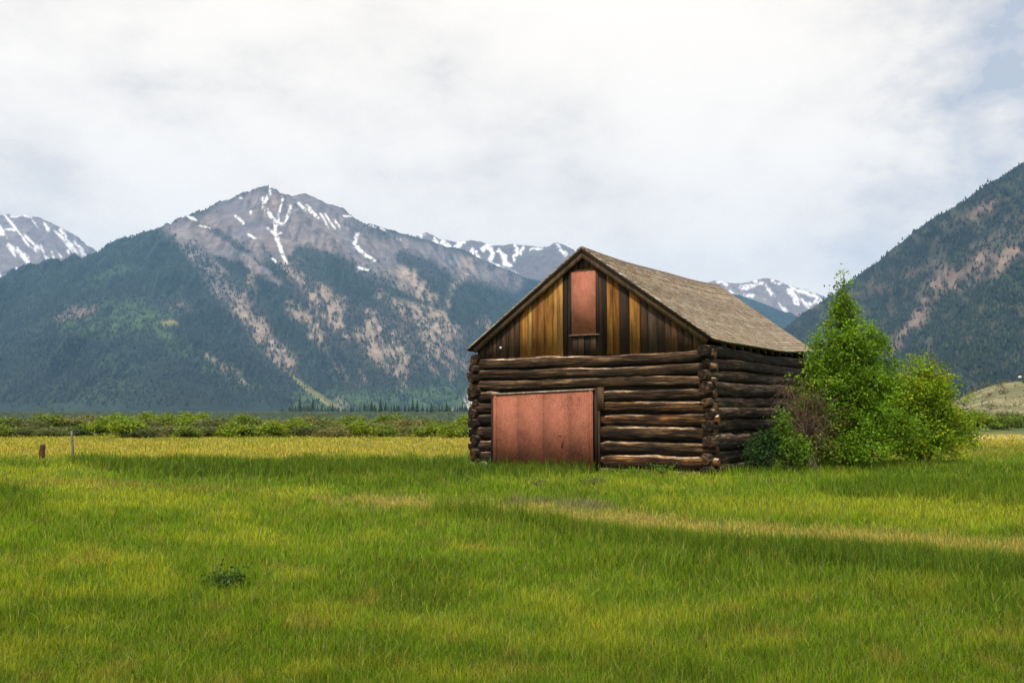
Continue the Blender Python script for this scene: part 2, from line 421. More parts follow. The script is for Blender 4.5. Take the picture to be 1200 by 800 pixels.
def terrain(px0, px1, npx, y0, y1, ny, spines, amp, nscale, floor=-3.0, seed=1, rough=1.0, ax=1.0):
    """a height field built from ridge lines; columns follow azimuth, rows distance"""
    pxs = np.linspace(px0, px1, npx); ys = np.linspace(y0, y1, ny)
    PX, Y = np.meshgrid(pxs, ys); X = (PX - 600) / FPX * Y
    Z = np.full(X.shape, -400.0); D = np.full(X.shape, 1e9)
    wx = X + (fbm(X / nscale / 1.5, Y / nscale / 1.5, seed + 50, 3) - .5) * nscale * 0.35
    wy = Y + (fbm(X / nscale / 1.5, Y / nscale / 1.5, seed + 60, 3) - .5) * nscale * 0.35
    for pts, kk in spines:
        p = np.array(spine(pts)); near = 0
        for q in range(len(p) - 1):
            pa = p[q:q + 2] * np.array([ax, 1, 1]); d0, v0 = seg_dist(X * ax, Y, pa); d1, _ = seg_dist(wx * ax, wy, pa)
            b = sstep(0, nscale * 0.4, d0); d = d0 * (1 - b) + d1 * b
            Z = np.maximum(Z, v0[..., 0] - kk * d * (1 - 0.12 * sstep(0, 1500, d))); D = np.minimum(D, d0)
    w = sstep(0, nscale * 0.55, D); w2 = sstep(0, nscale * .22, D)
    nz = (ridged(X / nscale, Y / nscale * 0.7, seed, 6) - 0.62) * amp * (0.06 + w)
    nz += (fbm(X / nscale * 6, Y / nscale * 6, seed + 5, 4) - 0.5) * amp * 0.16 * rough
    nz += (ridged(X / nscale * 6.5 + Y / nscale * 1.1, Y / nscale * 1.6, seed + 9, 4) - 0.6) * amp * 0.55 * w2
    Z = Z + nz * sstep(-20, 120, Z)
    Z = np.maximum(Z, floor)
    return X, Y, Z

def grid_faces(ny, nx):
    i = np.arange(ny - 1)[:, None] * nx; j = np.arange(nx - 1)[None, :]
    return np.stack([i + j, i + j + 1, i + nx + j + 1, i + nx + j], -1).reshape(-1, 4)

FORESTS = []
def blend(c, m, col): return c * (1 - m[..., None]) + np.asarray(col)[None] * m[..., None]

# --- the big mountain
sp = [
 ([(-320, 372, 3500), (-150, 345, 3550), (0, 324, 3600), (60, 318, 3700), (115, 298, 3900), (160, 280, 4100), (205, 262, 4300), (230, 249, 4500), (255, 243, 4700), (270, 237, 4800), (290, 227, 4930), (303, 220, 5000), (314, 217, 5050), (324, 224, 5080), (334, 232, 5100), (348, 229, 5120), (358, 226, 5150), (368, 230, 5180), (400, 250, 5250), (415, 258, 5300), (450, 268, 5350), (490, 279, 5400), (545, 293, 5500), (600, 318, 5600), (680, 345, 5700), (820, 400, 5850)], 0.62),
 ([(205, 263, 4300), (232, 300, 4050), (262, 348, 3700), (295, 390, 3350), (325, 425, 3050), (360, 455, 2750), (398, 482, 2400)], 0.52),
 ([(60, 319, 3700), (45, 360, 3300), (20, 410, 2900), (10, 460, 2400)], 0.5),
 ([(140, 290, 4000), (150, 340, 3500), (165, 375, 3200), (190, 420, 2800), (215, 470, 2300)], 0.42),
 ([(255, 244, 4700), (272, 285, 4500), (300, 312, 4300), (335, 345, 4080), (370, 375, 3850), (402, 398, 3650), (440, 430, 3350), (480, 462, 3050), (520, 484, 2700)], 0.62),
 ([(350, 231, 5120), (362, 275, 4900), (385, 318, 4700), (410, 345, 4500), (440, 378, 4250), (470, 410, 4000), (500, 440, 3700), (540, 478, 3300)], 0.68),
 ([(368, 231, 5180), (398, 262, 5050), (415, 300, 4900), (440, 325, 4750), (480, 350, 4500), (530, 378, 4250), (570, 400, 4050), (640, 440, 3700), (720, 486, 3200)], 0.62),
 ([(485, 279, 5400), (500, 310, 5200), (520, 335, 5000), (545, 360, 4800)], 0.7),
 ([(545, 294, 5500), (570, 330, 5250), (600, 365, 4950), (650, 400, 4600), (720, 450, 4200)], 0.62),
]
nxm, nym = 860, 620
X, Y, Z = terrain(-330, 820, nxm, 1700, 6700, nym, sp, 165, 620, seed=4)
PXm, PYm = proj(X, Y, Z)
wob = lambda s, a, sd: (fbm(PXm / s, PYm / s, sd, 4) - .5) * a
u, v = PXm + wob(14, 12, 11), PYm + wob(14, 12, 12)
uf, vf_ = PXm + wob(5, 4, 13), PYm + wob(5, 4, 14)
fine = fbm(X / 30, Y / 30, 71, 4); patch = fbm(PXm / 35, PYm / 22, 72, 5); speck = fbm((PXm - .45 * PYm) / 2.0, (PYm + .45 * PXm) / 13.0, 73, 3)
FOR = np.array([0.018, 0.031, 0.023]); ROCK = np.array([0.165, 0.142, 0.138]); SCREE = np.array([0.34, 0.262, 0.195])
MEAD = np.array([0.055, 0.095, 0.035]); SNOW = np.array([0.78, 0.77, 0.76])
c = FOR[None, None] * (0.7 + 0.7 * patch)[..., None]
gm = stroke(u, v, [(90, 378, 14), (150, 372, 18), (190, 378, 12)], 14) * 0.85 + stroke(u, v, [(100, 335, 4), (130, 318, 5), (155, 312, 4)], 8) * 0.55
gm += stroke(u, v, [(60, 400, 20), (140, 440, 26), (70, 470, 16)], 20) * 0.35 * sstep(.35, .6, patch) + stroke(u, v, [(200, 395, 8), (240, 425, 8), (300, 452, 10)], 10) * 0.45
gm += stroke(u, v, [(355, 470, 10), (420, 475, 12), (500, 468, 16), (570, 470, 14)], 12) * 0.95
gm = np.clip(gm, 0, 1) * (.35 + .65 * sstep(.35, .6, fbm(PXm / 7, PYm / 5, 88, 4))); c = blend(c, gm, MEAD)
c = blend(c, stroke(uf, vf_, [(342, 440, 1.5), (360, 455, 3), (378, 468, 3), (400, 478, 2)], 2), (0.15, 0.15, 0.055))
c = blend(c, stroke(uf, vf_, [(190, 378, 2.5), (206, 378, 2.0)], 4) * .6, (0.22, 0.19, 0.06))
c = blend(c, stroke(uf, vf_, [(70, 372, 4), (90, 366, 6), (112, 362, 3)], 5) * 0.8, (0.14, 0.105, 0.10))
c = blend(c, stroke(uf, vf_, [(122, 362, 3), (130, 362, 3)], 2), FOR)
# rock of the summit
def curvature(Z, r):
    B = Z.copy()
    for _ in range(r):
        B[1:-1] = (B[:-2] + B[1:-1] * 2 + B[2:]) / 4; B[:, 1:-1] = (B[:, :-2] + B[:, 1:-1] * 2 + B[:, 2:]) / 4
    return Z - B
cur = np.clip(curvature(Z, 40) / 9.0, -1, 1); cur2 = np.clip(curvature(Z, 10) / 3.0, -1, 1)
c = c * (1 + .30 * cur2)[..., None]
top = [(196, 268, 3), (225, 268, 12), (260, 268, 26), (300, 262, 40), (330, 262, 42), (365, 262, 38), (400, 280, 26), (440, 298, 24), (480, 305, 26), (520, 308, 16), (560, 315, 12), (600, 325, 8)]
rk = stroke(u, v, top, 15) * (1 - .5 * sstep(.52, .64, fbm(PXm / 4 - PYm / 9, PYm / 9, 90, 4)) * sstep(280, 320, PYm))
rk = np.maximum(rk, stroke(u, v, [(250, 288, 6), (285, 302, 6), (310, 318, 5), (325, 330, 3)], 5))
rk *= 1 - 0.85 * np.clip(stroke(uf, vf_, [(340, 305, 2), (350, 296, 6), (365, 300, 8), (390, 305, 8), (410, 315, 6)], 4) + stroke(uf, vf_, [(405, 262, 1), (420, 268, 5), (448, 278, 6)], 5) * .4
      + stroke(uf, vf_, [(470, 300, 6), (500, 318, 12), (520, 325, 8)], 5) + stroke(uf, vf_, [(232, 262, 1), (255, 272, 3), (275, 285, 4), (290, 295, 2)], 3) * .8 + stroke(uf, vf_, [(305, 285, 1), (315, 300, 4), (322, 310, 2)], 3) * .6, 0, 1)
rk = np.clip(rk, 0, 1)
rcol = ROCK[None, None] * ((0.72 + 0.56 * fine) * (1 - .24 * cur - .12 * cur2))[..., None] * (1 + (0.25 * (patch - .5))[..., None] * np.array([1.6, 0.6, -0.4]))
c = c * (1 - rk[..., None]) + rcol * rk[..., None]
# scree gullies, dappled
dap = sstep(0.40, 0.58, speck * 0.45 + fine * 0.25 + .30 * fbm(PXm / 6 + PYm / 14, PYm / 16, 79, 4))
und = np.maximum(stroke(u, v, [(270, 340, 14), (310, 395, 14), (340, 430, 8)], 14), stroke(u, v, [(350, 330, 12), (395, 380, 22), (450, 400, 34), (500, 400, 36), (540, 410, 26)], 20)) * (.25 + .45 * sstep(.35, .6, fbm(PXm / 12 + PYm / 20, PYm / 18, 80, 4)))
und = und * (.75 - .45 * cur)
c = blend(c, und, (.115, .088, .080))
for pts, s_, col in (
  ([(207, 268, 4), (225, 290, 9), (245, 315, 12), (262, 335, 11), (278, 360, 7)], 0.62, ROCK * 1.5),
  ([(300, 312, 2), (293, 335, 5), (288, 355, 5), (283, 368, 4)], 0.7, SCREE * .75),
  ([(278, 360, 5), (296, 378, 9), (308, 392, 10), (316, 405, 7), (328, 418, 8), (338, 428, 5)], 0.75, SCREE),
  ([(340, 362, 4), (355, 370, 9), (368, 385, 8), (372, 395, 5), (380, 408, 3)], 0.7, SCREE),
  ([(380, 413, 1.5), (396, 430, 1.5), (408, 442, 1.5), (416, 455, 1)], 0.7, SCREE * .9),
  ([(335, 308, 3), (345, 325, 4), (358, 333, 5), (372, 348, 12), (388, 358, 12), (392, 375, 7), (405, 392, 3)], 0.85, SCREE),
  ([(430, 368, 4), (440, 385, 12), (450, 400, 14), (460, 410, 13), (470, 425, 6), (472, 450, 3)], 0.85, SCREE),
  ([(420, 390, 2), (432, 410, 5), (448, 425, 4), (465, 438, 2.5)], 0.8, SCREE),
  ([(465, 385, 3), (472, 400, 5), (480, 415, 3)], 0.7, SCREE),
  ([(445, 345, 2), (465, 358, 5), (490, 366, 10), (508, 378, 13), (525, 388, 9), (538, 392, 5)], 0.8, SCREE),
  ([(490, 372, 3), (500, 392, 6), (512, 412, 5), (524, 430, 2.5), (530, 448, 1.5)], 0.8, SCREE),
  ([(512, 400, 2), (530, 415, 2), (545, 430, 1.5)], 0.6, SCREE),
  ([(470, 320, 4), (478, 325, 9), (488, 330, 8), (495, 345, 3)], 0.95, SCREE * 1.05),
  ([(455, 316, 3), (470, 330, 4), (490, 342, 3)], 0.8, SCREE * .9),
  ([(508, 345, 4), (512, 352, 3)], 0.9, SCREE * 1.05),
  ([(547, 310, 8), (538, 328, 3), (530, 340, 2), (526, 360, 2)], 0.75, SCREE * .9),
  ([(566, 376, 2), (572, 384, 2)], 0.8, SCREE * 1.1),
  ([(498, 420, .9), (505, 432, 1), (512, 440, .8)], 0.7, SCREE),
  ([(243, 418, 1.6), (256, 425, 1.8), (274, 436, 1.6), (285, 444, 1.6), (300, 458, .8)], 0.85, SCREE * .9),
  ([(400, 470, 1.6), (406, 476, 1.2)], 0.8, SCREE),
  ([(418, 438, 3), (430, 446, 3)], 0.5, SCREE),
  ([(205, 358, 4), (222, 362, 3)], 0.5, SCREE * .7),
  ([(532, 482, 2), (545, 476, 5), (560, 466, 7)], 1.0, np.array([.5, .45, .38])),
):
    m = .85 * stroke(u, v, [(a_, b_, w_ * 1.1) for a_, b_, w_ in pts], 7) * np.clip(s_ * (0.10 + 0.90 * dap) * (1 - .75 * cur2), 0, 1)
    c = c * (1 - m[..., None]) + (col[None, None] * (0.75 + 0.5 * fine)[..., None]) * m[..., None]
speck2 = fbm(PXm / 2.6, PYm / 2.6, 74, 3)
sn = np.zeros(X.shape)
for pts in (
  [(316, 219, 1), (316, 228, 1.6), (311, 236, 2)], [(308, 232, 1.6), (307, 240, 1), (310, 246, 1)], [(314, 246, 1.5), (318, 254, 2), (323, 262, 2.2), (322, 272, 2.0), (325, 280, 2.6), (329, 292, 2.4), (334, 305, 1.6), (337, 309, .8)],
  [(331, 231, 1.2), (330, 238, 1.2), (327, 250, .8), (326, 260, 1)], [(341, 240, .8), (339, 250, 1.3), (334, 259, 1.4), (327, 263, 1.5), (322, 258, 1.2)], [(313, 267, .8), (322, 275, 1.2), (329, 273, .8)],
  [(350, 238, 1.2), (358, 246, 1.2)], [(359, 241, 1.5), (363, 243, 1.2)], [(363, 246, 2.2), (369, 252, 2.6), (373, 256, 1)], [(375, 250, 1), (385, 266, .9)], [(381, 251, .8), (393, 268, .7)], [(392, 257, 1), (399, 268, .9)],
  [(419, 274, 2), (415, 283, 3), (420, 292, 2.6), (428, 299, 2.2), (439, 305, 1.4)], [(419, 313, 1), (425, 315, 1.8), (431, 317, 1)],
  [(276, 253, 1), (282, 258, 1.6), (285, 262, 1.2)], [(220, 254, 1), (225, 256, 2), (230, 258, .8)], [(234, 264, 1), (246, 268, .8)], [(291, 274, 1.2), (299, 280, .9)], [(294, 248, 1.6), (294, 250, 1)], [(281, 232, 1), (284, 233, 1)],
  [(403, 253, .8), (410, 254, 1)], [(422, 258, 1.2), (430, 262, .8)], [(434, 264, 1), (440, 266, .8)], [(446, 267, .9), (451, 270, .8)], [(470, 281, 1.2), (471, 282, 1)], [(320, 303, 1.4), (324, 308, 1)]):
    sn = np.maximum(sn, stroke(PXm + wob(4, 2.4, 15), PYm + wob(4, 2.4, 16), [(a, b, w * .80) for a, b, w in pts], 1.2) * sstep(.25, .50, speck2))
c = blend(c, np.clip(sn, 0, 1), SNOW)
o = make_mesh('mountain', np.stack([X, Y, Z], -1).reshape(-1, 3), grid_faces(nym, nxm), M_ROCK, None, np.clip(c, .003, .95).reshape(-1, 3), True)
tag(o, 'tall brown peak with snow gullies above forested flanks', kind='structure')
bare = np.clip(rk * 1.0 + sn + sstep(.05, .16, c[..., 0] - c[..., 2] * .5), 0, 1)
FORESTS.append((X, Y, Z, np.where(Z > 0, (1 - bare) * (1 - .55 * gm), 0) * sstep(0, 40, Z), 60000, 8, 14, 0.27))

# --- the steep wooded mountain on the right
sp = [([(860, 432, 3900), (905, 392, 3400), (925, 381, 3200), (960, 358, 2950), (1000, 326, 2750), (1030, 306, 2650), (1048, 288, 2600), (1060, 281, 2560), (1090, 257, 2480), (1110, 246, 2430), (1130, 234, 2400), (1160, 213, 2340), (1200, 190, 2280), (1300, 128, 2200), (1400, 80, 2150), (1520, 40, 2100)], 0.62),
      ([(1060, 282, 2560), (1070, 330, 2300), (1075, 380, 2050), (1080, 430, 1750)], 0.6),
      ([(1200, 191, 2280), (1190, 260, 2050), (1165, 320, 1850), (1140, 380, 1600), (1120, 440, 1300)], 0.62),
      ([(1300, 130, 2200), (1290, 250, 1900), (1270, 350, 1600), (1240, 440, 1250)], 0.62),
      ([(980, 342, 2850), (990, 380, 2600), (1000, 430, 2250)], 0.6)]
nxr, nyr = 620, 520
X, Y, Z = terrain(850, 1500, nxr, 900, 4300, nyr, sp, 60, 330, seed=31, ax=1.75)
PXm, PYm = proj(X, Y, Z)
wob = lambda s, a, sd: (fbm(PXm / s, PYm / s, sd, 4) - .5) * a
u, v = PXm + wob(18, 16, 111), PYm + wob(18, 16, 112)
fine = fbm(X / 14, Y / 14, 171, 4); patch = fbm(PXm / 30, PYm / 30, 172, 5); speck = fbm(PXm / 4, PYm / 5, 173, 3)
c = (FOR * 0.8)[None, None] * (0.6 + 0.8 * patch)[..., None]
rm = np.zeros(X.shape)
for pts, s_ in (([(1040, 412, 4), (1055, 395, 6), (1075, 372, 7), (1090, 345, 12), (1105, 325, 14), (1125, 328, 13), (1150, 312, 15), (1175, 302, 13), (1200, 285, 10), (1260, 250, 10)], 0.9),
                ([(1120, 262, 4), (1140, 252, 8), (1160, 240, 8)], 0.75), ([(1000, 345, 6), (1030, 335, 9), (1060, 325, 8), (1100, 305, 6)], 0.30),
                ([(1130, 300, 3), (1180, 270, 10), (1215, 240, 8)], 0.35), ([(1090, 400, 2), (1085, 430, 3), (1082, 450, 2)], 0.35), ([(1170, 430, 5), (1210, 400, 8)], 0.25)):
    rm = np.maximum(rm, stroke(u, v, [(a_, b_, w_ * .8) for a_, b_, w_ in pts], 9) * s_ * .85)
rm = rm * (0.2 + 0.8 * sstep(.36, .60, speck * .5 + .5 * fbm(PXm / 9, PYm / 9, 178, 4)))
rk2 = np.array([0.25, 0.175, 0.14])
c = c * (1 - rm[..., None]) + rk2[None, None] * (0.55 + 0.9 * fine)[..., None] * rm[..., None]
sg = sstep(.56, .66, fbm(PXm / 9, PYm / 9, 177, 4)) * .35
c = c * (1 - sg[..., None]) + np.array([0.12, 0.11, 0.07])[None, None] * sg[..., None]
o = make_mesh('mountain', np.stack([X, Y, Z], -1).reshape(-1, 3), grid_faces(nyr, nxr), M_NEAR, None, np.clip(c, .003, .95).reshape(-1, 3), True)
tag(o, 'steep dark wooded mountainside with reddish rock outcrops on the right', kind='structure')
FORESTS.append((X, Y, Z, np.where(Z > 0, (1 - np.clip(rm * 1.25, 0, 1)) * (1 - .6 * sg / .35), 0), 46000, 6, 11.5, 0.27))

# --- far ranges with snow
def range_(name, label, px0, px1, nx, y0, y1, ny, sp, amp, sc, seed, snow, streak, rockc=ROCK, lower=None, thr=.60):
    K = 0.8; sp = [([(a, b, d * K) for a, b, d in p], k) for p, k in sp]
    X, Y, Z = terrain(px0, px1, nx, y0 * K, y1 * K, ny, sp, amp * K, sc * K, seed=seed)
    P, Q = proj(X, Y, Z)
    wb = lambda s, a, sd: (fbm(P / s, Q / s, sd, 4) - .5) * a
    fine = fbm(X / 60, Y / 60, seed + 3, 4)
    c = rockc[None, None] * (0.7 + 0.6 * fine)[..., None]
    if lower is not None:
        m = stroke(P + wb(8, 6, seed + 8), Q + wb(8, 6, seed + 9), lower, 5); c = blend(c, m, FOR * 1.1)
    sn = np.zeros(X.shape)
    for pts in snow: sn = np.maximum(sn, stroke(P + wb(5, 6, seed + 1), Q + wb(5, 5, seed + 2), [(a_, b_, w_ * .85) for a_, b_, w_ in pts], 1.6) * sstep(.25, .45, fbm(P / 2.6, Q / 2.6, seed + 6, 3)))
    if streak is not None:
        ca, sa = math.cos(streak), math.sin(streak)
        s1 = fbm((P * ca + Q * sa) / 26, (-P * sa + Q * ca) / 5.0, seed + 4, 4)
        hi = sstep(0.25, .75, Z / Z.max())
        sn = np.maximum(sn, sstep(thr, thr + .05, s1) * hi)
    c = blend(c, np.clip(sn, 0, 1), SNOW)
    o = make_mesh(name, np.stack([X, Y, Z], -1).reshape(-1, 3), grid_faces(ny, nx), M_ROCK, None, np.clip(c, .003, .95).reshape(-1, 3), True)
    tag(o, label, kind='structure'); return o
range_('mountain', 'far grey snow-streaked mountain at the left edge', -260, 200, 300, 6800, 9600, 260,
  [([(-260, 300, 8200), (-120, 268, 8200), (-40, 258, 8200), (0, 252, 8200), (10, 250, 8200), (16, 254, 8200), (30, 251, 8200), (45, 254, 8250), (58, 261, 8300), (74, 268, 8350), (88, 280, 8400), (103, 291, 8450), (115, 300, 8500), (150, 325, 8600), (200, 345, 8700)], .7),
   ([(10, 252, 8200), (22, 290, 7800), (40, 325, 7400)], .75), ([(45, 255, 8250), (62, 285, 7900), (85, 320, 7500)], .75), ([(-60, 260, 8200), (-50, 310, 7700)], .75)],
  120, 480, 201,
  [[(14, 254, .8), (24, 252, 1.6), (36, 254, 1.2)], [(0, 274, 2.5), (8, 270, 1.8), (18, 268, 1.4)], [(10, 288, 1.5), (20, 292, 2.5), (30, 302, 3.2), (38, 313, 3), (48, 318, 2.5)], [(28, 275, 1.4), (38, 285, 2), (45, 292, 1.6)],
   [(52, 262, 1.6), (58, 269, 1.6)], [(70, 266, 1.2), (76, 278, 3), (82, 288, 3.4), (90, 298, 2.4)], [(88, 284, 1.4), (96, 294, 2.4), (101, 303, 2)], [(48, 287, 1.5), (50, 295, 1.8)], [(52, 300, 1), (58, 306, 1.2)], [(60, 295, .8), (62, 302, 1)], [(84, 308, 2.4), (88, 311, 2.4)], [(56, 312, 1.5), (60, 318, 1)], [(69, 297, 1.2), (72, 301, 1)]],
  math.radians(52), ROCK * 1.15, thr=.71)
range_('mountain', 'far snow-covered range showing between the big peak and the barn roof', 470, 780, 340, 7400, 10800, 280,
  [([(470, 292, 9400), (486, 277, 9400), (500, 272, 9400), (506, 278, 9400), (520, 281, 9350), (540, 284, 9300), (553, 281, 9300), (562, 283, 9300), (576, 288, 9300), (600, 286, 9300), (622, 288, 9250), (640, 290, 9100), (652, 283, 9000), (664, 288, 9000), (690, 305, 9000), (740, 330, 9000), (780, 350, 9000)], .7),
   ([(553, 282, 9300), (552, 305, 9000), (558, 320, 8800)], .8), ([(500, 273, 9400), (510, 300, 9100)], .8), ([(652, 284, 9000), (632, 305, 8700), (612, 325, 8300), (600, 345, 7900)], .6)],
  110, 380, 301,
  [[(488, 278, 2), (493, 275, 3), (498, 274, 2)], [(508, 280, 2.5), (512, 284, 3)], [(519, 283, 3), (525, 290, 4), (532, 292, 3), (540, 285, 3)], [(532, 281, 1.6), (545, 285, 1.6)], [(544, 296, 2), (552, 300, 2.4), (554, 292, 1.6)],
   [(557, 296, 1.6), (560, 304, 3), (568, 310, 3.6), (578, 312, 4), (588, 316, 3)], [(566, 292, 3), (572, 288, 3.5), (578, 296, 3), (574, 304, 3)], [(585, 294, 2), (590, 300, 3.4), (592, 308, 3.4), (598, 312, 1.6)], [(604, 288, 2), (606, 296, 2.4), (602, 305, 1.4)],
   [(613, 290, 1.5), (610, 298, 1.2)], [(622, 292, 1), (634, 291, 1.4)], [(652, 286, 1.6), (656, 291, 2), (662, 297, 2.4)], [(596, 318, 2), (606, 322, 2)]],
  None, ROCK * .85, lower=[(470, 345, 20), (560, 345, 22), (640, 345, 14)])
range_('mountain', 'far snow-streaked range above the rear end of the barn roof', 780, 1030, 300, 7600, 10400, 240,
  [([(780, 345, 9000), (838, 328, 9000), (850, 330, 9000), (862, 332, 9000), (876, 331, 9000), (888, 327, 9000), (900, 326, 9000), (912, 329, 9000), (925, 334, 9000), (940, 338, 9000), (965, 347, 9000), (1000, 362, 9000), (1030, 375, 9000)], .7),
   ([(890, 328, 9000), (898, 350, 8600)], .7), ([(925, 335, 9000), (935, 360, 8600)], .7)],
  100, 360, 401,
  [[(842, 330, 1.4), (852, 333, 2)], [(868, 337, 2.5), (876, 336, 3), (886, 334, 1.5)], [(892, 331, 1.6), (900, 338, 2.2), (906, 346, 2.4)], [(905, 329, 1.5), (914, 332, 1.5)], [(924, 341, 3), (930, 347, 3.4), (934, 356, 2.4)], [(928, 336, 1.6), (945, 343, 2.4), (958, 349, 2)], [(950, 356, 2.2), (960, 352, 2)], [(938, 350, 1.4), (948, 360, 2)], [(872, 346, 1.5), (882, 347, 1.5)], [(856, 341, 1.2), (862, 345, 1)]],
  math.radians(48), ROCK * 1.2, thr=.68)
sp = [([(770, 340, 6200), (820, 338, 6200), (850, 343, 6100), (865, 345, 6050), (880, 350, 6000), (900, 357, 5900), (925, 368, 5800), (960, 392, 5700), (1010, 420, 5600)], .55)]
X, Y, Z = terrain(770, 1010, 220, 4600, 6900, 200, sp, 90, 340, seed=500)
cc = FOR[None, None] * (0.9 + 0.8 * fbm(X / 120, Y / 120, 55, 4))[..., None]
o = make_mesh('mountain', np.stack([X, Y, Z], -1).reshape(-1, 3), grid_faces(200, 220), M_ROCK, None, cc.reshape(-1, 3), True)
tag(o, 'blue wooded ridge below the far snow range beside the barn roof', kind='structure')

# --- conifers covering the slopes, one mass per mountain
def cones(name, P, H, R, cols, sides=5):
    n = len(P); th = np.linspace(0, 2 * np.pi, sides, endpoint=False)[None] + rng.uniform(0, 6, (n, 1))
    rr = R[:, None] * rng.uniform(.75, 1.2, (n, sides))
    b = np.stack([P[:, 0:1] + rr * np.cos(th), P[:, 1:2] + rr * np.sin(th), P[:, 2:3] + H[:, None] * .08 + 0 * th], -1)
    t = P + np.stack([rng.normal(0, .02, n) * H, 0 * H, H], -1)
    v = np.concatenate([b, t[:, None]], 1); idx = np.arange(n)[:, None] * (sides + 1)
    j = np.arange(sides); f = np.stack([idx + j, idx + (j + 1) % sides, np.broadcast_to(idx + sides, (n, sides))], -1).reshape(-1, 3)
    return make_mesh(name, v.reshape(-1, 3), f, M_CONIFER, None, np.repeat(cols, sides + 1, 0))
for q, (X, Y, Z, W_, N, h0, h1, ar) in enumerate(FORESTS):
    w = (W_ * (X.shape[0] > 0)).ravel().clip(0)
    # favour what faces the viewer: weight by the row spacing seen from the meadow
    P_, Q_ = proj(X, Y, Z); dq = np.abs(np.gradient(Q_, axis=0)).ravel().clip(0.02, 3)
    w = w * dq * (Q_.ravel() < 484); w /= w.sum()
    idx = rng.choice(len(w), N, p=w)
    P = np.stack([X.ravel()[idx], Y.ravel()[idx], Z.ravel()[idx]], -1)
    P[:, 0] += rng.normal(0, 3.5, N); P[:, 1] += rng.normal(0, 4, N); P[:, 2] -= 1.0
    H = rng.uniform(h0, h1, N)
    pn = fbm(P[:, 0] / 120, P[:, 1] / 120, 61 + q, 4)
    cols = np.array([0.014, 0.025, 0.019])[None] * (0.8 + 0.5 * rng.random((N, 1))) * (0.55 + .9 * pn[:, None]) + np.array([.018, .024, .004])[None] * (rng.random((N, 1)) < .22)
    tag(cones('conifer_forest', P, H, H * ar, cols), ['dark conifer forest covering the flanks of the snow-gullied peak', 'dark conifer forest covering the steep right-hand mountainside'][q], 'forest', kind='stuff')
# valley-floor wood as one mass behind the willows
N = 5200
py_ = rng.uniform(0, 1, N); Yv = 650 + 1900 * py_ ** .8; pxv = rng.uniform(-150, 1350, N)
keep = fbm(pxv / 60, Yv / 400, 8, 3) > .38
keep &= pxv > 330
keep &= ~((pxv > 330) & (pxv < 570) & (Yv > 1300)) 
P = np.stack([(pxv - 600) / FPX * Yv, Yv, 0 * Yv], -1)[keep]
H = rng.uniform(4, 8, len(P)); tag(cones('conifer_forest', P, H, H * .24, np.array([.018, .036, .022])[None] * (0.6 + .9 * rng.random((len(P), 1)))), 'dark band of conifers on the valley floor behind the willows', 'forest', kind='stuff')

N = 9000
Yv = 95 + 900 * rng.random(N) ** 1.6; pxv = rng.uniform(-200, 1400, N)
P = np.stack([(pxv - 600) / FPX * Yv, Yv, 0 * Yv], -1)[(pxv < 600) | (Yv > 340)]
H = rng.uniform(.5, 1.45, len(P)) * np.clip(.8 + P[:, 1] / 2500, 0, 1.1)
tag(cones('valley_scrub', P, H, H * rng.uniform(.9, 1.8, len(P)), np.array([.032, .052, .030])[None] * (0.7 + .7 * rng.random((len(P), 1))), 7), 'low dark scrub on the flat valley floor beyond the willows', 'scrub', kind='stuff')

# --- low tan hill on the right, a few hundred metres off
pxs = np.linspace(1040, 1560, 200); ys = np.linspace(105, 330, 110); PX, Y = np.meshgrid(pxs, ys); X = (PX - 600) / FPX * Y
crest = np.interp(PX, [1040, 1100, 1120, 1140, 1160, 1180, 1200, 1260, 1350, 1450, 1560], [483, 472, 464, 456, 448.5, 444, 442, 438, 440, 452, 470])
hz = (481 - crest) / FPX * 230 + CAMH * .9
Z = hz * np.where(Y < 230, sstep(110, 230, Y) ** .8, sstep(330, 230, Y)) - 1.0 + (fbm(X / 9, Y / 9, 9, 5) - .5) * 1.6 * sstep(110, 140, Y) * sstep(1.0, 4.0, hz)
n_ = fbm(X / 5, Y / 5, 19, 5); c = np.array([.225, .20, .10])[None, None] * (.75 + .5 * n_)[..., None]
mg = np.clip(sstep(.46, .58, fbm(X / 2.2, Y / 3.2, 29, 4)) * .7 + sstep(.5, .65, fbm(X / 14, Y / 14, 39, 4)) * .6, 0, .85); c = c * (1 - mg[..., None]) + np.array([.095, .10, .045])[None, None] * mg[..., None]
hill = make_mesh('hill', np.stack([X, Y, Z], -1).reshape(-1, 3), grid_faces(110, 200), M_GROUND, None, c.reshape(-1, 3), True)
tag(hill, 'low tan sagebrush hill at the right edge', kind='structure')
HILL = (X, Y, Z)

# ------------------------------------------------------------------ log barn
YAW, BW, BL = 0.5638, 7.589, 10.2
BO = np.array([-1.0919542, 28.4315762])
barn = empty('log_barn', (BO[0], BO[1], 0), -YAW)
tag(barn, 'old dark log barn with plank gable, shingle roof and faded red doors', 'barn')

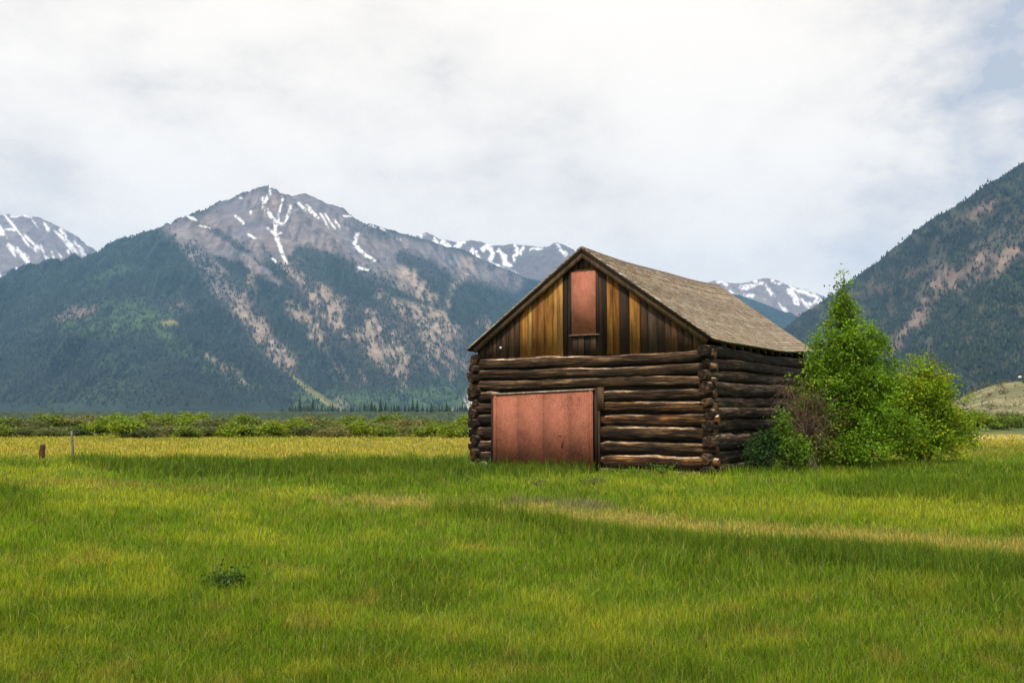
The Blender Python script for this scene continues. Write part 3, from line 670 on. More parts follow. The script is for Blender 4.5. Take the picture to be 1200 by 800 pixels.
TOP_SUN = 1.0  # strength of the sun highlight painted on the log tops
def log(G, p0, p1, r0, r1, seed, tint, squash=1.0, nr=90, ns=40, cap=(1.2, 1.0, .8)):
    p0, p1 = np.array(p0, float), np.array(p1, float)
    L = np.linalg.norm(p1 - p0); d = (p1 - p0) / L
    up = np.array([0, 0, 1.0]); sd = np.cross(d, up); sd /= np.linalg.norm(sd)
    t = np.linspace(0, 1, nr); th = np.linspace(0, 2 * np.pi, ns, endpoint=False)
    TT, TH = np.meshgrid(t, th, indexing='ij')
    rad = (r0 + (r1 - r0) * TT)
    pw = 3.0; rad = rad * 1.0 / (np.abs(np.cos(TH)) ** pw + np.abs(np.sin(TH)) ** pw) ** (1 / pw)
    rad = rad * (1 + .16 * (vnoise(TT * L * 4 + seed * 2, TH * 1.6, seed + 9) - .5) + .08 * (vnoise(TT * L * 12 + seed * 2, TH * 3, seed + 19) - .5)) * (1 + .22 * (fbm(TT * L * 1.3 + seed * 3.1, np.cos(TH) * 1.1 + 5, seed, 3) - .5) + .20 * (fbm(TT * L * .8 + seed, np.sin(TH) * 1.3 + np.cos(TH) * .7 + 9, seed + 3, 4) - .5))
    crack = np.zeros_like(TT); rg = np.random.default_rng(1000 + seed)
    for q in range(5):
        t0, ln_ = rg.uniform(0, 1), rg.uniform(.12, .5); th0 = rg.uniform(-.75, .95) + .35 * (fbm(TT * L * .8 + q, TT * 0 + seed, 40 + q, 3) - .5)
        dth = (TH - th0 + np.pi) % (2 * np.pi) - np.pi
        crack = np.maximum(crack, np.exp(-(dth / .085) ** 2) * sstep(ln_ / 2, ln_ / 2 - .06, np.abs(TT - t0)) * rg.uniform(.5, 1))
    rad = rad * (1 - .13 * crack)
    wob = np.stack([(fbm(t * L * .35 + seed * 7, t * 0 + k, seed + k, 3) - .5) * .14 for k in (1, 2)], -1)
    rad = rad * (1 - (.15 + .35 * ((seed * 37) % 10) / 10) * sstep(.30, 0, np.minimum(TT, 1 - TT) * L) * (.5 + .7 * vnoise(TH * 1.5, TH * 0 + seed, seed + 2)))
    c = p0 + (p1 - p0) * t[:, None] + sd * wob[:, :1] + up * wob[:, 1:]
    v = c[:, None] + rad[..., None] * (np.cos(TH)[..., None] * sd + np.sin(TH)[..., None] * up * squash)
    b = G.n; i = np.arange(nr - 1)[:, None] * ns; j = np.arange(ns)[None]; k = (j + 1) % ns
    f = np.stack([i + j, i + k, i + ns + k, i + ns + j], -1).reshape(-1, 4)
    endt = np.minimum(TT, 1 - TT) * L
    sunlit_top = sstep(.58, .82, np.sin(TH)) * sstep(.30, .52, fbm(TT * L * 1.1 + seed * 5, TH * .8, seed + 21, 4))  # sun highlight painted into the colour along each weathered log top
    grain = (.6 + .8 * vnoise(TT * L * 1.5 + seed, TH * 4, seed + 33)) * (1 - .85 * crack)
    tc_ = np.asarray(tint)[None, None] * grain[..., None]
    tc_ = tc_ * (1 - sunlit_top[..., None]) + np.array([6.8, 7.2, 8.0])[None, None] * sunlit_top[..., None] * TOP_SUN
    tc_ = tc_ * (1 - .5 * sstep(.5, -.5, np.sin(TH)))[..., None]  # shade on the underside, painted into the log colour
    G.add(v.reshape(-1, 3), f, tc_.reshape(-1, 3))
    for e, base, fl in ((0, b, 1), (1, b + (nr - 1) * ns, 0)):
        ring = v[0 if e == 0 else -1]
        m = ring.mean(0) + d * (0.015 if e else -0.015)
        vv = np.concatenate([ring, [m]]); jj = np.arange(ns); kk = (jj + 1) % ns
        ff = np.stack([np.full(ns, ns), kk, jj] if fl else [np.full(ns, ns), jj, kk], -1)
        G.add(vv, ff, np.asarray(tint) * np.array(cap))

warm, grey, dk = (1.25, 1.0, .72), (1.0, .98, .92), (.75, .7, .62)
Gf = Geo()
tops = [3.30, 2.95, 2.62, 2.30, 1.96, 1.60, 1.24, .83, .45, .06]
tints = [(1.4, 1.2, .95), (1.2, 1.0, .75), (2.0, 1.8, 1.5), (.9, .75, .55), (1.7, 1.25, .6), (1.8, 1.25, .6), (.8, .68, .5), (.95, .75, .5), (1.5, 1.0, .5), (1.6, 1.5, 1.3)]
for q, zt in enumerate(tops):
    nxt = tops[q + 1] if q + 1 < len(tops) else zt - .34
    r = (zt - nxt) * .43
    zc = zt - r
    if q < 3:
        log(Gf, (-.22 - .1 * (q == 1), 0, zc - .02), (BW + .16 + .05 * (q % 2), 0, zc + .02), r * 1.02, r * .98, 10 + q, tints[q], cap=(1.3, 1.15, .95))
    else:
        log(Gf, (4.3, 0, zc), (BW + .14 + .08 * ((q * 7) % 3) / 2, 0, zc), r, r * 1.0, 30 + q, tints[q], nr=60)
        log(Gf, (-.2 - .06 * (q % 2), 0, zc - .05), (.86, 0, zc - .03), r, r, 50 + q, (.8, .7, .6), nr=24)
fw = Gf.build('log_wall', M_LOGX, barn, True)
side_tops = [3.46, 3.12, 2.81, 2.49, 2.07, 1.77, 1.42, 1.07, .61, .23]
TOP_SUN = .35
for xs, sgn in ((BW - .04, 1), (.04, -1)):
    Gs = Geo()
    for q, zt in enumerate(side_tops):
        nxt = side_tops[q + 1] if q + 1 < len(side_tops) else zt - .4
        r = (zt - nxt) * .47; zc = zt - r
        gt = [.55, 1.0, 1.25, 1.2, 1.25, 1.1, .75, 1.2, 1.0, 1.0][q]
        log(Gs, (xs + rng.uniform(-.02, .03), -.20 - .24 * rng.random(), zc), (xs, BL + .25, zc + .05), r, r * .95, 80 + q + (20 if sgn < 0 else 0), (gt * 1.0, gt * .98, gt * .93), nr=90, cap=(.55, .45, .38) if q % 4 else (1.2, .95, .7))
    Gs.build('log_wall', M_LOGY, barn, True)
Gb = Geo()
for q, zt in enumerate(tops):
    nxt = tops[q + 1] if q + 1 < len(tops) else zt - .34
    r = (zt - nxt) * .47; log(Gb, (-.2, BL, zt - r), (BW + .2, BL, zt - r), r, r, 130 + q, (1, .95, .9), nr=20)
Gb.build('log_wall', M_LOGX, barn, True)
# dark mud-and-timber core between the logs, with the ends of corner chinks
Gc = Geo()
Gc.box((.02, .04, -.1), (BW - .02, .10, 3.3)); Gc.box((.02, BL - .1, -.1), (BW - .02, BL - .04, 3.3))
Gc.box((.04, .1, -.1), (.1, BL - .1, 3.4)); Gc.box((BW - .1, .1, -.1), (BW - .04, BL - .1, 3.4))
Gc.build('chinking', M_DARK, barn)

# roof surface: four corners each side, sagging a little
RF = np.array([3.833, -.25, 6.431]); RR = np.array([3.80, 11.35, 6.69])
EFR = np.array([7.83, -.25, 3.571]); ERR = np.array([7.77, 10.35, 3.83])
EFL = np.array([-.224, -.25, 3.585]); ERL = np.array([-.19, 10.35, 3.83])
def roofpt(a, b, c_, d_, s, t):
    """a ridge front, b ridge rear, c eave front, d eave rear; s along, t down"""
    s = np.asarray(s, float)[..., None]; t = np.asarray(t, float)[..., None]
    p = (a * (1 - s) + b * s) * (1 - t) + (c_ * (1 - s) + d_ * s) * t
    p = p.copy(); p[..., 2] -= (4 * s[..., 0] * (1 - s[..., 0])) * .11 + .05 * np.sin(s[..., 0] * 9 + t[..., 0] * 2) * 4 * (s[..., 0] * (1 - s[..., 0])) * .5
    return p
Gr = Geo(); Gd = Geo()
for (a, b, c_, d_) in ((RF, RR, EFR, ERR), (RF, RR, EFL, ERL)):
    nrm = np.cross(b - a, c_ - a); nrm /= np.linalg.norm(nrm)
    if nrm[2] < 0: nrm = -nrm
    NC = 30
    for ci in range(NC):
        t0, t1 = ci / NC, (ci + 1) / NC
        s = 0.0; jt = rng.normal(0, .0012)
        rowc = rng.uniform(.82, 1.12)
        while s < 1:
            w = rng.uniform(.09, .22) / 11.0; s1 = min(1.0, s + w)
            dj = rng.normal(0, .0012) + jt
            ta, tb = max(0, t0 - .022), t1 + dj + .001
            lift = .014 + rng.random() * .008; up = rng.random() * .006
            g0, g1 = s + .0003, s1 - .0003
            P4 = roofpt(a, b, c_, d_, [g0, g1, g1, g0], [ta, ta, tb, tb])
            lo = P4 + nrm * np.array([[.000], [.000], [.004], [.004]]); hi = P4 + nrm * np.array([[.006], [.006], [lift + .030 + up], [lift + .030 + up]])
            k = rowc * rng.uniform(.80, 1.18); cc = np.array([.38, .295, .21]) * k
            rr_ = rng.random()
            if rr_ < .12: cc = np.array([.43, .39, .33]) * k
            elif rr_ < .2: cc = np.array([.27, .18, .12]) * k
            v = np.concatenate([lo, hi]); Gr.hexa(v, cc)
            s = s1
    # roof deck under the shingles
    n = 12; S = np.linspace(0, 1, n)
    for q in range(n - 1):
        P4 = roofpt(a, b, c_, d_, [S[q], S[q + 1], S[q + 1], S[q]], [0.0, 0.0, .995, .995])
        Gd.hexa(np.concatenate([P4 - nrm * .07, P4 - nrm * .004]), (1, 1, 1))
roof = Gr.build('roof', M_SHINGLE, barn)
Gd.build('roof_deck', M_DARK, roof)
Gk = Geo()
for sgn, e0, e1 in ((1, EFR, ERR), (-1, EFL, ERL)):
    nrm = np.cross(RR - RF, e0 - RF); nrm /= np.linalg.norm(nrm)
    if nrm[2] < 0: nrm = -nrm
    n = 30
    for q in range(n):
        P4 = roofpt(RF, RR, e0, e1, [q / n, (q + .97) / n, (q + .97) / n, q / n], [0, 0, .03, .03])
        Gk.hexa(np.concatenate([P4 + nrm * .024, P4 + nrm * .045]), np.array([.17, .14, .11]) * rng.uniform(.7, 1.2))
Gk.build('ridge_cap', M_SHINGLE, roof)
# rake boards hang under the roof edge on the front gable; rafters behind
for e, y0 in ((EFL, -.20), (EFR, -.20)):
    Gk = Geo(); a = RF.copy(); dv = (e - a); dv[1] = 0; Lr = np.linalg.norm(dv); dv /= Lr
    dn = np.array([dv[2], 0, -dv[0]]); dn = dn if dn[2] < 0 else -dn
    p0 = a + dn * .075; p1 = a + dv * (Lr - .18) + dn * .075
    wdt = .17
    if dv[0] > 0: p0 = p0 + dv * .0
    v = [p0, p1, p1 + dn * wdt, p0 + dn * wdt]
    vv = np.array([(p[0], y, p[2]) for y in (y0, y0 + .04) for p in v])
    vv[[3, 7], 0] = 3.833; vv[[0, 4], 0] = 3.833; 
    vv[[0, 4], 2] = a[2] - .09; vv[[3, 7], 2] = a[2] - .09 - .17 / abs(dv[0])
    Gk.hexa(vv[[0, 1, 2, 3, 4, 5, 6, 7]], (.115, .072, .036)); Gk.build('rake_board', M_BOARD, barn)
Gk = Geo()
for (a, b, c_, d_) in ((RF, RR, EFR, ERR), (RF, RR, EFL, ERL)):
    for s in np.linspace(.10, .96, 13):
        A = roofpt(a, b, c_, d_, s, .02); B = roofpt(a, b, c_, d_, s, .985)
        Gk.hexa(np.array([A + (0, -.03, -.21), B + (0, -.03, -.19), B + (0, .03, -.19), A + (0, .03, -.21), A + (0, -.03, -.09), B + (0, -.03, -.09), B + (0, .03, -.09), A + (0, .03, -.09)]), (.06, .045, .03))
Gk.build('rafter', M_BOARD, roof)

# plank gables
def roof_z(x):
    return np.where(x < 3.833, 3.585 + (6.431 - 3.585) * (x + .224) / 4.057, 3.571 + (6.431 - 3.571) * (7.83 - x) / 3.997) - .09
O1, O2, O3 = (.29, .132, .023), (.23, .095, .020), (.35, .18, .042)
D1, D2, D3 = (.035, .020, .011), (.060, .032, .016), (.020, .012, .008)
boards = [(.06, .32, D1), (.32, .60, D1), (.60, .75, D2), (.75, .89, D1), (.89, 1.11, D2), (1.11, 1.22, D1), (1.22, 1.40, (.10, .055, .022)), (1.40, 1.60, D2), (1.60, 1.90, O1), (1.90, 2.03, (.36, .21, .05)), (2.03, 2.22, O2),
          (2.22, 2.47, O2), (2.47, 2.77, O1), (2.77, 2.93, O3), (2.93, 3.12, O3), (3.12, 3.27, D3), (3.27, 3.42, D2), (4.24, 4.40, D2), (4.40, 4.56, D3), (4.56, 4.75, O1), (4.75, 4.955, O2),
          (4.965, 5.26, D1), (5.27, 5.59, O1), (5.595, 5.83, D2), (5.83, 6.09, (.085, .055, .035)), (6.09, 6.34, D1), (6.34, 6.52, (.075, .04, .02)), (6.52, 6.70, (.10, .05, .018)), (6.70, 6.90, D1), (6.90, 7.15, D2), (7.15, 7.35, (.11, .06, .025)), (7.35, 7.53, D1)]
boards = [(a, b, c_, 3.31, None) for a, b, c_ in boards]
for q, x in enumerate(np.arange(3.43, 4.22, .198)):
    xb = min(x + .19, 4.23); 
    cc = [D2, D1, (.085, .05, .025), (.16, .075, .025)][q % 4]
    boards.append((x, xb, cc, 5.76, None)); boards.append((x, xb, [D1, D2, D3, D2][q % 4], 3.31, 3.90))
for yb, fy in ((-.06, 1), (BL + .06, -1)):
    Gg = Geo()
    for q, (x0, x1, cc, z0, z1) in enumerate(boards):
        segs = [(x0, x1)] if not (x0 < 3.833 < x1) else [(x0, 3.833), (3.833, x1)]
        jy = rng.uniform(-.012, .012); zj = z0 - rng.random() * .04 if z0 < 4 else z0
        for a, b in segs:
            za, zb = (float(roof_z(a + .01)), float(roof_z(b - .01))) if z1 is None else (z1, z1)
            g = .006
            v = np.array([(a + g, yb + jy - .012, zj), (b - g, yb + jy - .012, zj), (b - g, yb + jy + .012, zj), (a + g, yb + jy + .012, zj),
                          (a + g, yb + jy - .012, za), (b - g, yb + jy - .012, zb), (b - g, yb + jy + .012, zb), (a + g, yb + jy + .012, za)])
            Gg.hexa(v, cc)
    # dark lining behind so that the gaps between boards stay dark
    Gg.add(np.array([(0.05, yb + .04 * fy, 3.28), (7.54, yb + .04 * fy, 3.28), (7.54, yb + .04 * fy, 3.6), (3.833, yb + .04 * fy, 6.3), (.05, yb + .04 * fy, 3.6)]), [(0, 1, 2), (0, 2, 3), (0, 3, 4)], (.012, .008, .006))
    gw = Gg.build('gable_wall', M_BOARD, barn)
Gk = Geo(); Gk.tube([(.93, -.10, 3.62), (.93, -.072, 3.62)], [.035, .04], (.75, .72, .68), 8)
Gk.build('white_knot', M_SHINGLE, barn)  # small whitish knot in a gable board
# loft hatch
Gh = Geo(); Gh.box((3.435, -.125, 3.905), (4.222, -.085, 5.745), (1.12, 1.15, 1.2)); hatch = Gh.build('hatch', M_PAINT, barn)
Gh = Geo(); Gh.box((3.35, -.145, 3.865), (4.34, -.07, 3.90), (.16, .11, .07)); Gh.build('sill', M_BOARD, hatch)
Gh = Geo(); Gh.box((3.36, -.11, 3.905), (3.43, -.06, 5.78), (.04, .025, .015)); Gh.box((4.228, -.11, 3.905), (4.30, -.06, 5.78), (.05, .03, .017)); Gh.box((3.36, -.113, 5.75), (4.30, -.06, 5.80), (.09, .055, .03)); Gh.build('frame', M_BOARD, hatch)
# big door of painted panels
Gh = Geo()
xs_ = [.738, 1.62, 2.50, 3.38, 4.155]; shade = [1.02, .98, .95, .99]
for q in range(4):
    a, b = xs_[q], xs_[q + 1]; za, zb = 2.165 + (2.28 - 2.165) * (a - .738) / 3.42, 2.165 + (2.28 - 2.165) * (b - .738) / 3.42
    y = -.215 - .004 * (q % 2)
    v = np.array([(a + .002, y, -.05), (b - .002, y, -.05), (b - .002, y + .035, -.05), (a + .002, y + .035, -.05), (a + .002, y, za), (b - .002, y, zb), (b - .002, y + .035, zb), (a + .002, y + .035, za)])
    Gh.hexa(v, np.array([1, 1, 1]) * shade[q])
for q in range(4):      # nail heads along the sheet edges
    for zq in np.arange(.15, 2.1, .24):
        for xe in (xs_[q] + .035, xs_[q + 1] - .035): Gh.box((xe - .009, -.224, zq), (xe + .009, -.2165, zq + .018), (.5, .42, .4))
Gh.box((4.06, -.235, -.05), (4.12, -.217, 2.27), (1.1, 1.0, .95)); Gh.box((.79, -.235, -.05), (.85, -.217, 2.15), (1.1, 1.05, 1.0))
door = Gh.build('door', M_PAINT, barn)
Gh = Geo(); v = np.array([(.72, -.25, 2.17), (4.20, -.25, 2.285), (4.20, -.16, 2.285), (.72, -.16, 2.17), (.72, -.25, 2.215), (4.20, -.25, 2.325), (4.20, -.16, 2.325), (.72, -.16, 2.215)])
Gh.hexa(v, (.42, .34, .25)); Gh.build('lintel', M_BOARD, door)
Gh = Geo(); Gh.box((.655, -.20, -.05), (.735, -.12, 2.16), (.03, .018, .011)); Gh.build('door_post', M_BOARD, door)
Gh = Geo(); Gh.box((4.165, -.14, -.05), (4.25, -.04, 2.35), (.05, .032, .02)); Gh.box((4.30, -.20, 1.72), (4.50, -.165, 2.36), (.10, .055, .03)); Gh.box((4.30, -.18, -.05), (4.36, -.14, 1.72), (.06, .035, .02)); Gh.build('door_post', M_BOARD, door)
# the scar in the paint
Gh = Geo(); Gh.hexa(np.array([(3.12, -.2215, .62), (3.17, -.2215, .60), (3.17, -.219, .60), (3.12, -.219, .62), (3.22, -.2215, .93), (3.28, -.2215, .97), (3.28, -.219, .97), (3.22, -.219, .93)]), (.35, .3, .3))
Gh.box((3.02, -.2215, .95), (3.16, -.219, .98), (.5, .4, .4)); Gh.build('split', M_PAINT, door)
# base stones under the corners
for (x, y) in ((-.02, -.22), (.38, -.24)):
    Gs = Geo(); Gs.tube([(x - .16, y, .0), (x - .05, y, .05), (x + .08, y + .02, .05), (x + .17, y, .0)], [.04, .1, .11, .05], (.2, .18, .15), 8)
    Gs.build('foundation_stone', M_GROUND, barn)

# ------------------------------------------------------------------ trees and bushes
def leaves(name, cen, sig, per, size, base, parent=None, seed=0, mat=None, up=0.0, cvar=.48, yell=.15):
    r = np.random.default_rng(seed)
    n = len(cen) * per
    P = np.repeat(cen, per, 0) + r.normal(0, 1, (n, 3)) * np.repeat(np.broadcast_to(np.asarray(sig, float).reshape(-1, 1) if np.ndim(sig) else np.full((len(cen), 1), sig), (len(cen), 1)), per, 0) * np.array([1, 1, .8])
    P[:, 2] = np.maximum(P[:, 2], .03)
    a = r.normal(0, 1, (n, 3)); a[:, 2] += up; a /= np.linalg.norm(a, axis=1)[:, None]
    b = np.cross(a, r.normal(0, 1, (n, 3))); b /= np.linalg.norm(b, axis=1)[:, None]
    s = size * r.uniform(.6, 1.35, (n, 1))
    v = np.stack([P - a * s, P + b * s * .55 + a * s * .05, P + a * s, P - b * s * .55 + a * s * .05], 1)
    f = np.arange(n * 4).reshape(-1, 4)
    cv = np.repeat(r.uniform(1 - cvar, 1 + cvar, (len(cen), 1)), per, 0) * r.uniform(.7, 1.3, (n, 1))
    c = np.asarray(base)[None] * cv; ym = np.repeat(r.random((len(cen), 1)) < yell, per, 0)
    c = np.where(ym, c * np.array([1.5, 1.15, .8]), c)
    return make_mesh(name, v.reshape(-1, 3), f, mat or M_LEAF, parent, np.repeat(c, 4, 0))

def lobes(specs, seed, sub=0.55):
    """cluster centres inside ellipsoids (x, y, z, rx, ry, rz, n)"""
    r = np.random.default_rng(seed); out = []
    for (x, y, z, rx, ry, rz, n) in specs:
        d = r.normal(0, 1, (n, 3)); d /= np.linalg.norm(d, axis=1)[:, None]
        q = d * (r.random((n, 1)) ** sub) * (1 + .25 * r.normal(0, 1, (n, 1)) * .6)
        out.append(np.array([x, y, z]) + q * np.array([rx, ry, rz]))
    o = np.concatenate(out); return o[o[:, 2] > .05]

def limbs(name, cen, trunks, parent, seed, n=60, col=(.16, .12, .08), r0=.05, rb=.015):
    r = np.random.default_rng(seed); G = Geo()
    for pts, ra_, rb_ in trunks:
        pts = np.array(pts, float); t = np.linspace(0, 1, 12); tt = np.linspace(0, 1, len(pts))
        p = np.stack([np.interp(t, tt, pts[:, k]) for k in range(3)], -1); p[1:-1] += r.normal(0, .02, (10, 3))
        G.tube(p, np.linspace(ra_, rb_, 12), col, 8)
    for q in r.choice(len(cen), min(n, len(cen)), replace=False):
        e = cen[q]; tr = np.array(trunks[r.integers(len(trunks))][0], float)
        zt = max(tr[0][2] + .1, e[2] - .5 * np.hypot(e[0] - tr[0][0], e[1] - tr[0][1]) - .15)
        t = np.clip((zt - tr[0][2]) / (tr[-1][2] - tr[0][2] + 1e-6), 0, 1); tt = np.linspace(0, 1, len(tr))
        s = np.array([np.interp(t, tt, tr[:, k]) for k in range(3)])
        m = (s + e) / 2 + np.array([0, 0, -.08]) + r.normal(0, .05, 3)
        tq = np.linspace(0, 1, 6)[:, None]; p = s * (1 - tq) ** 2 + 2 * m * tq * (1 - tq) + e * tq ** 2
        G.tube(p, np.linspace(rb, .004, 6), col, 5, False)
    return G.build(name, M_BARK, parent)

# the pointed tree at the barn's right
T = empty('broadleaf_tree', (10.15, 27.2, 0)); tag(T, 'tall pointed bright green tree at the right side of the barn', 'tree')
spec = [(-.12, 0, 5.05, .22, .22, .65, 26), (-.14, 0, 4.45, .48, .5, .6, 60), (-.12, 0, 3.8, .98, .9, .6, 120), (.35, 0, 3.35, .8, .7, .5, 80), (-.5, 0, 3.1, .8, .8, .6, 110), (.3, 0, 2.7, 1.2, .9, .6, 170), (-.65, -.1, 2.3, 1.1, .9, .6, 170), (.55, 0, 1.9, 1.2, 1.0, .7, 180),
        (-.55, -.1, 1.45, 1.2, 1.0, .6, 190), (.5, -.1, 1.1, 1.25, 1.0, .6, 170), (-.25, -.3, .6, 1.4, 1.0, .5, 170), (1.05, .1, 2.35, .4, .4, .5, 30), (-1.3, 0, 1.8, .45, .4, .6, 40), (-.95, 0, 3.0, .3, .3, .4, 20), (1.5, .2, 1.3, .6, .7, .7, 70), (.75, 0, 3.9, .3, .3, .4, 16)]
cen = lobes(spec, 5); cen = cen[(vnoise(cen[:, 0] * 2.2 + cen[:, 1], cen[:, 2] * 2.2, 3) > .26)]
cr_ = leaves('crown', cen, .12, 34, .046, (.135, .245, .014), T, 11)
limbs('trunk', cen, [([(0, 0, -.1), (.05, 0, 1.6), (-.05, 0, 3.2), (-.14, 0, 5.85)], .075, .008), ([(.2, .1, -.1), (.5, .1, 1.4), (.8, .1, 2.6)], .05, .01), ([(-.2, 0, -.1), (-.6, 0, 1.4), (-.9, 0, 2.6)], .05, .01)], T, 3, 110)
# rounded bush right of it
T = empty('broadleaf_bush', (13.15, 29.4, 0)); tag(T, 'wide rounded yellow-green bush right of the pointed tree', 'bush')
spec = [(.0, 0, 2.7, .85, .8, .75, 150), (-.5, 0, 2.2, .9, .9, .8, 170), (.5, 0, 2.1, .85, .9, .8, 180), (.0, 0, 1.4, 1.45, 1.2, .9, 290), (.95, .2, 1.3, .6, .8, .8, 110), (-.9, -.2, 1.2, .8, .8, .8, 130), (.1, 0, .6, 1.45, 1.1, .5, 160)]
cen = lobes(spec, 6); cen = cen[(vnoise(cen[:, 0] * 2.2 + cen[:, 1], cen[:, 2] * 2.2, 4) > .26)]
leaves('crown', cen, .13, 34, .048, (.18, .285, .014), T, 12, yell=.3)
limbs('trunk', cen, [([(0, 0, -.1), (.05, 0, 1.2), (.1, 0, 2.8)], .06, .01), ([(-.2, .1, -.1), (-.6, .1, 1.2), (-.8, .1, 2.2)], .05, .01), ([(.2, .1, -.1), (.7, .1, 1.0), (1.1, .1, 1.9)], .05, .01)], T, 4, 90)
# brighter bush farther off
T = empty('broadleaf_bush', (18.3, 40.5, 0)); tag(T, 'pale green bush low behind the right edge of the rounded bush', 'bush')
spec = [(-.6, 0, 1.6, 1.3, 1.2, 1.0, 200), (.7, 0, 1.3, 1.2, 1.1, .8, 170), (1.5, 0, .7, .7, .8, .45, 70), (0, 0, .6, 1.9, 1.2, .5, 160)]
cen = lobes(spec, 8); leaves('crown', cen, .2, 22, .07, (.19, .29, .02), T, 14, yell=.35)
limbs('trunk', cen, [([(0, 0, -.1), (-.3, 0, 1.5)], .05, .01), ([(.5, 0, -.1), (.9, 0, 1.3)], .05, .01)], T, 5, 40)
# sprigs against the log wall
T = empty('broadleaf_bush', (7.75, 25.7, 0)); tag(T, 'small bright green bush growing against the side log wall', 'bush')
spec = [(-.1, 0, 1.25, .3, .3, .42, 34), (-.15, 0, .75, .42, .4, .5, 70), (.4, .1, .7, .25, .3, .35, 30), (.3, .1, .4, .35, .4, .35, 50)]
cen = lobes(spec, 9); leaves('crown', cen, .11, 22, .04, (.11, .20, .02), T, 15)
limbs('trunk', cen, [([(0, 0, -.05), (-.1, 0, 1.5)], .02, .005), ([(.3, .1, -.05), (.5, .1, 1.2)], .02, .005)], T, 6, 40)
T = empty('broadleaf_bush', (6.95, 25.6, 0)); tag(T, 'low dark green bush at the foot of the side log wall', 'bush')
cen = lobes([(0, 0, .55, .42, .4, .5, 90), (.25, .1, .9, .25, .25, .3, 30)], 10); leaves('crown', cen, .11, 22, .04, (.035, .085, .022), T, 16)
limbs('trunk', cen, [([(0, 0, -.05), (0, 0, 1.0)], .02, .005)], T, 7, 30)
# dead brown shrub
T = empty('dead_shrub', (8.55, 26.5, 0)); tag(T, 'tangled leafless brown shrub between the log wall and the pointed tree', 'shrub')
G = Geo(); r = np.random.default_rng(44)
ends = []
for q in range(85):
    a = r.uniform(0, 2 * np.pi); R0 = r.uniform(.5, 1.3); hh = r.uniform(.8, 2.6)
    s = np.array([r.normal(0, .12), r.normal(0, .12), 0]); e = np.array([R0 * math.cos(a), .7 * R0 * math.sin(a), hh * r.uniform(.55, 1.0)])
    m = np.array([e[0] * .35, e[1] * .35, hh * 1.15]); tq = np.linspace(0, 1, 10)[:, None]
    p = s * (1 - tq) ** 2 + 2 * m * tq * (1 - tq) + e * tq ** 2; p[1:] += r.normal(0, .025, (9, 3))
    cc = np.array([.13, .098, .062]) * r.uniform(.5, 1.8)
    G.tube(p, np.linspace(.016, .004, 10), cc, 4, False)
    for w in range(7):
        b0 = p[r.integers(3, 10)]; dv = r.normal(0, .22, 3); p2 = np.stack([b0, b0 + dv * .5 + r.normal(0, .03, 3), b0 + dv])
        G.tube(p2, [.006, .004, .002], cc * r.uniform(.7, 1.2), 3, False)
        ends.append(b0 + dv * .8)
G.build('branches', M_BARK, T)
ends = np.array(ends); ends = ends[ends[:, 2] > .2]
leaves('dry_leaves', ends[::2], .09, 9, .028, (.13, .065, .032), T, 45, yell=0)

# small weeds
def weed(loc, label, n, h, col, seed, spread=.25):
    T = empty('weed', (*loc, 0)); tag(T, label, 'weed')
    cen = lobes([(0, 0, h * .5, spread, spread * .8, h * .5, n)], seed); leaves('foliage', cen, .055, 18, .019, col, T, seed, cvar=.6)
    limbs('stem', cen, [([(0, 0, -.02), (0, 0, h * .8)], .01, .004)], T, seed, 14, col=(.06, .08, .02), rb=.006)
weed((3.95, 23.95), 'small leafy weed at the foot of the front log wall', 26, .34, (.11, .2, .03), 71, .4)
weed((-2.78, 8.95), 'small low dark leafy weed in the foreground grass', 34, .13, (.06, .125, .018), 72, .24)
weed((3.2, 24.15), 'tiny leafy weed by the bottom log near the door', 10, .2, (.10, .18, .03), 73, .15)
weed((1.75, 20.6), 'grey-green weed on the bare patch before the barn', 22, .22, (.12, .14, .07), 74, .45)
weed((.55, 20.3), 'greyish dry weed on the left of the bare patch', 16, .16, (.15, .14, .08), 75, .4)

# fence posts on the left
def post(loc, label, r, h, lean, col, top):
    T = empty('fence_post', (*loc, 0)); tag(T, label, 'post')
    G = Geo(); t = np.linspace(0, 1, 9)[:, None]; p = np.array([[0, 0, -.15]]) * (1 - t) + np.array([[lean, 0, h]]) * t
    p[1:-1] += rng.normal(0, .006, (7, 3)); G.tube(p, np.linspace(r, r * top, 9) * rng.uniform(.93, 1.07, 9), col, 9); o = G.build('post', M_BARK, T)
    return T
post((-16.3, 31.7), 'short thick rust-brown fence stump in the meadow on the left', .095, .52, 0, (.085, .034, .016), .95)
T = post((-14.9, 31.1), 'thin grey leaning fence post right of the brown stump', .05, 1.0, -.12, (.17, .145, .12), .7)
G = Geo(); G.tube([(-.085, -.055, .72), (-.06, -.058, .74), (-.02, -.055, .73)], .004, (.3, .3, .3), 4); G.build('wire_staple', M_SHINGLE, T)

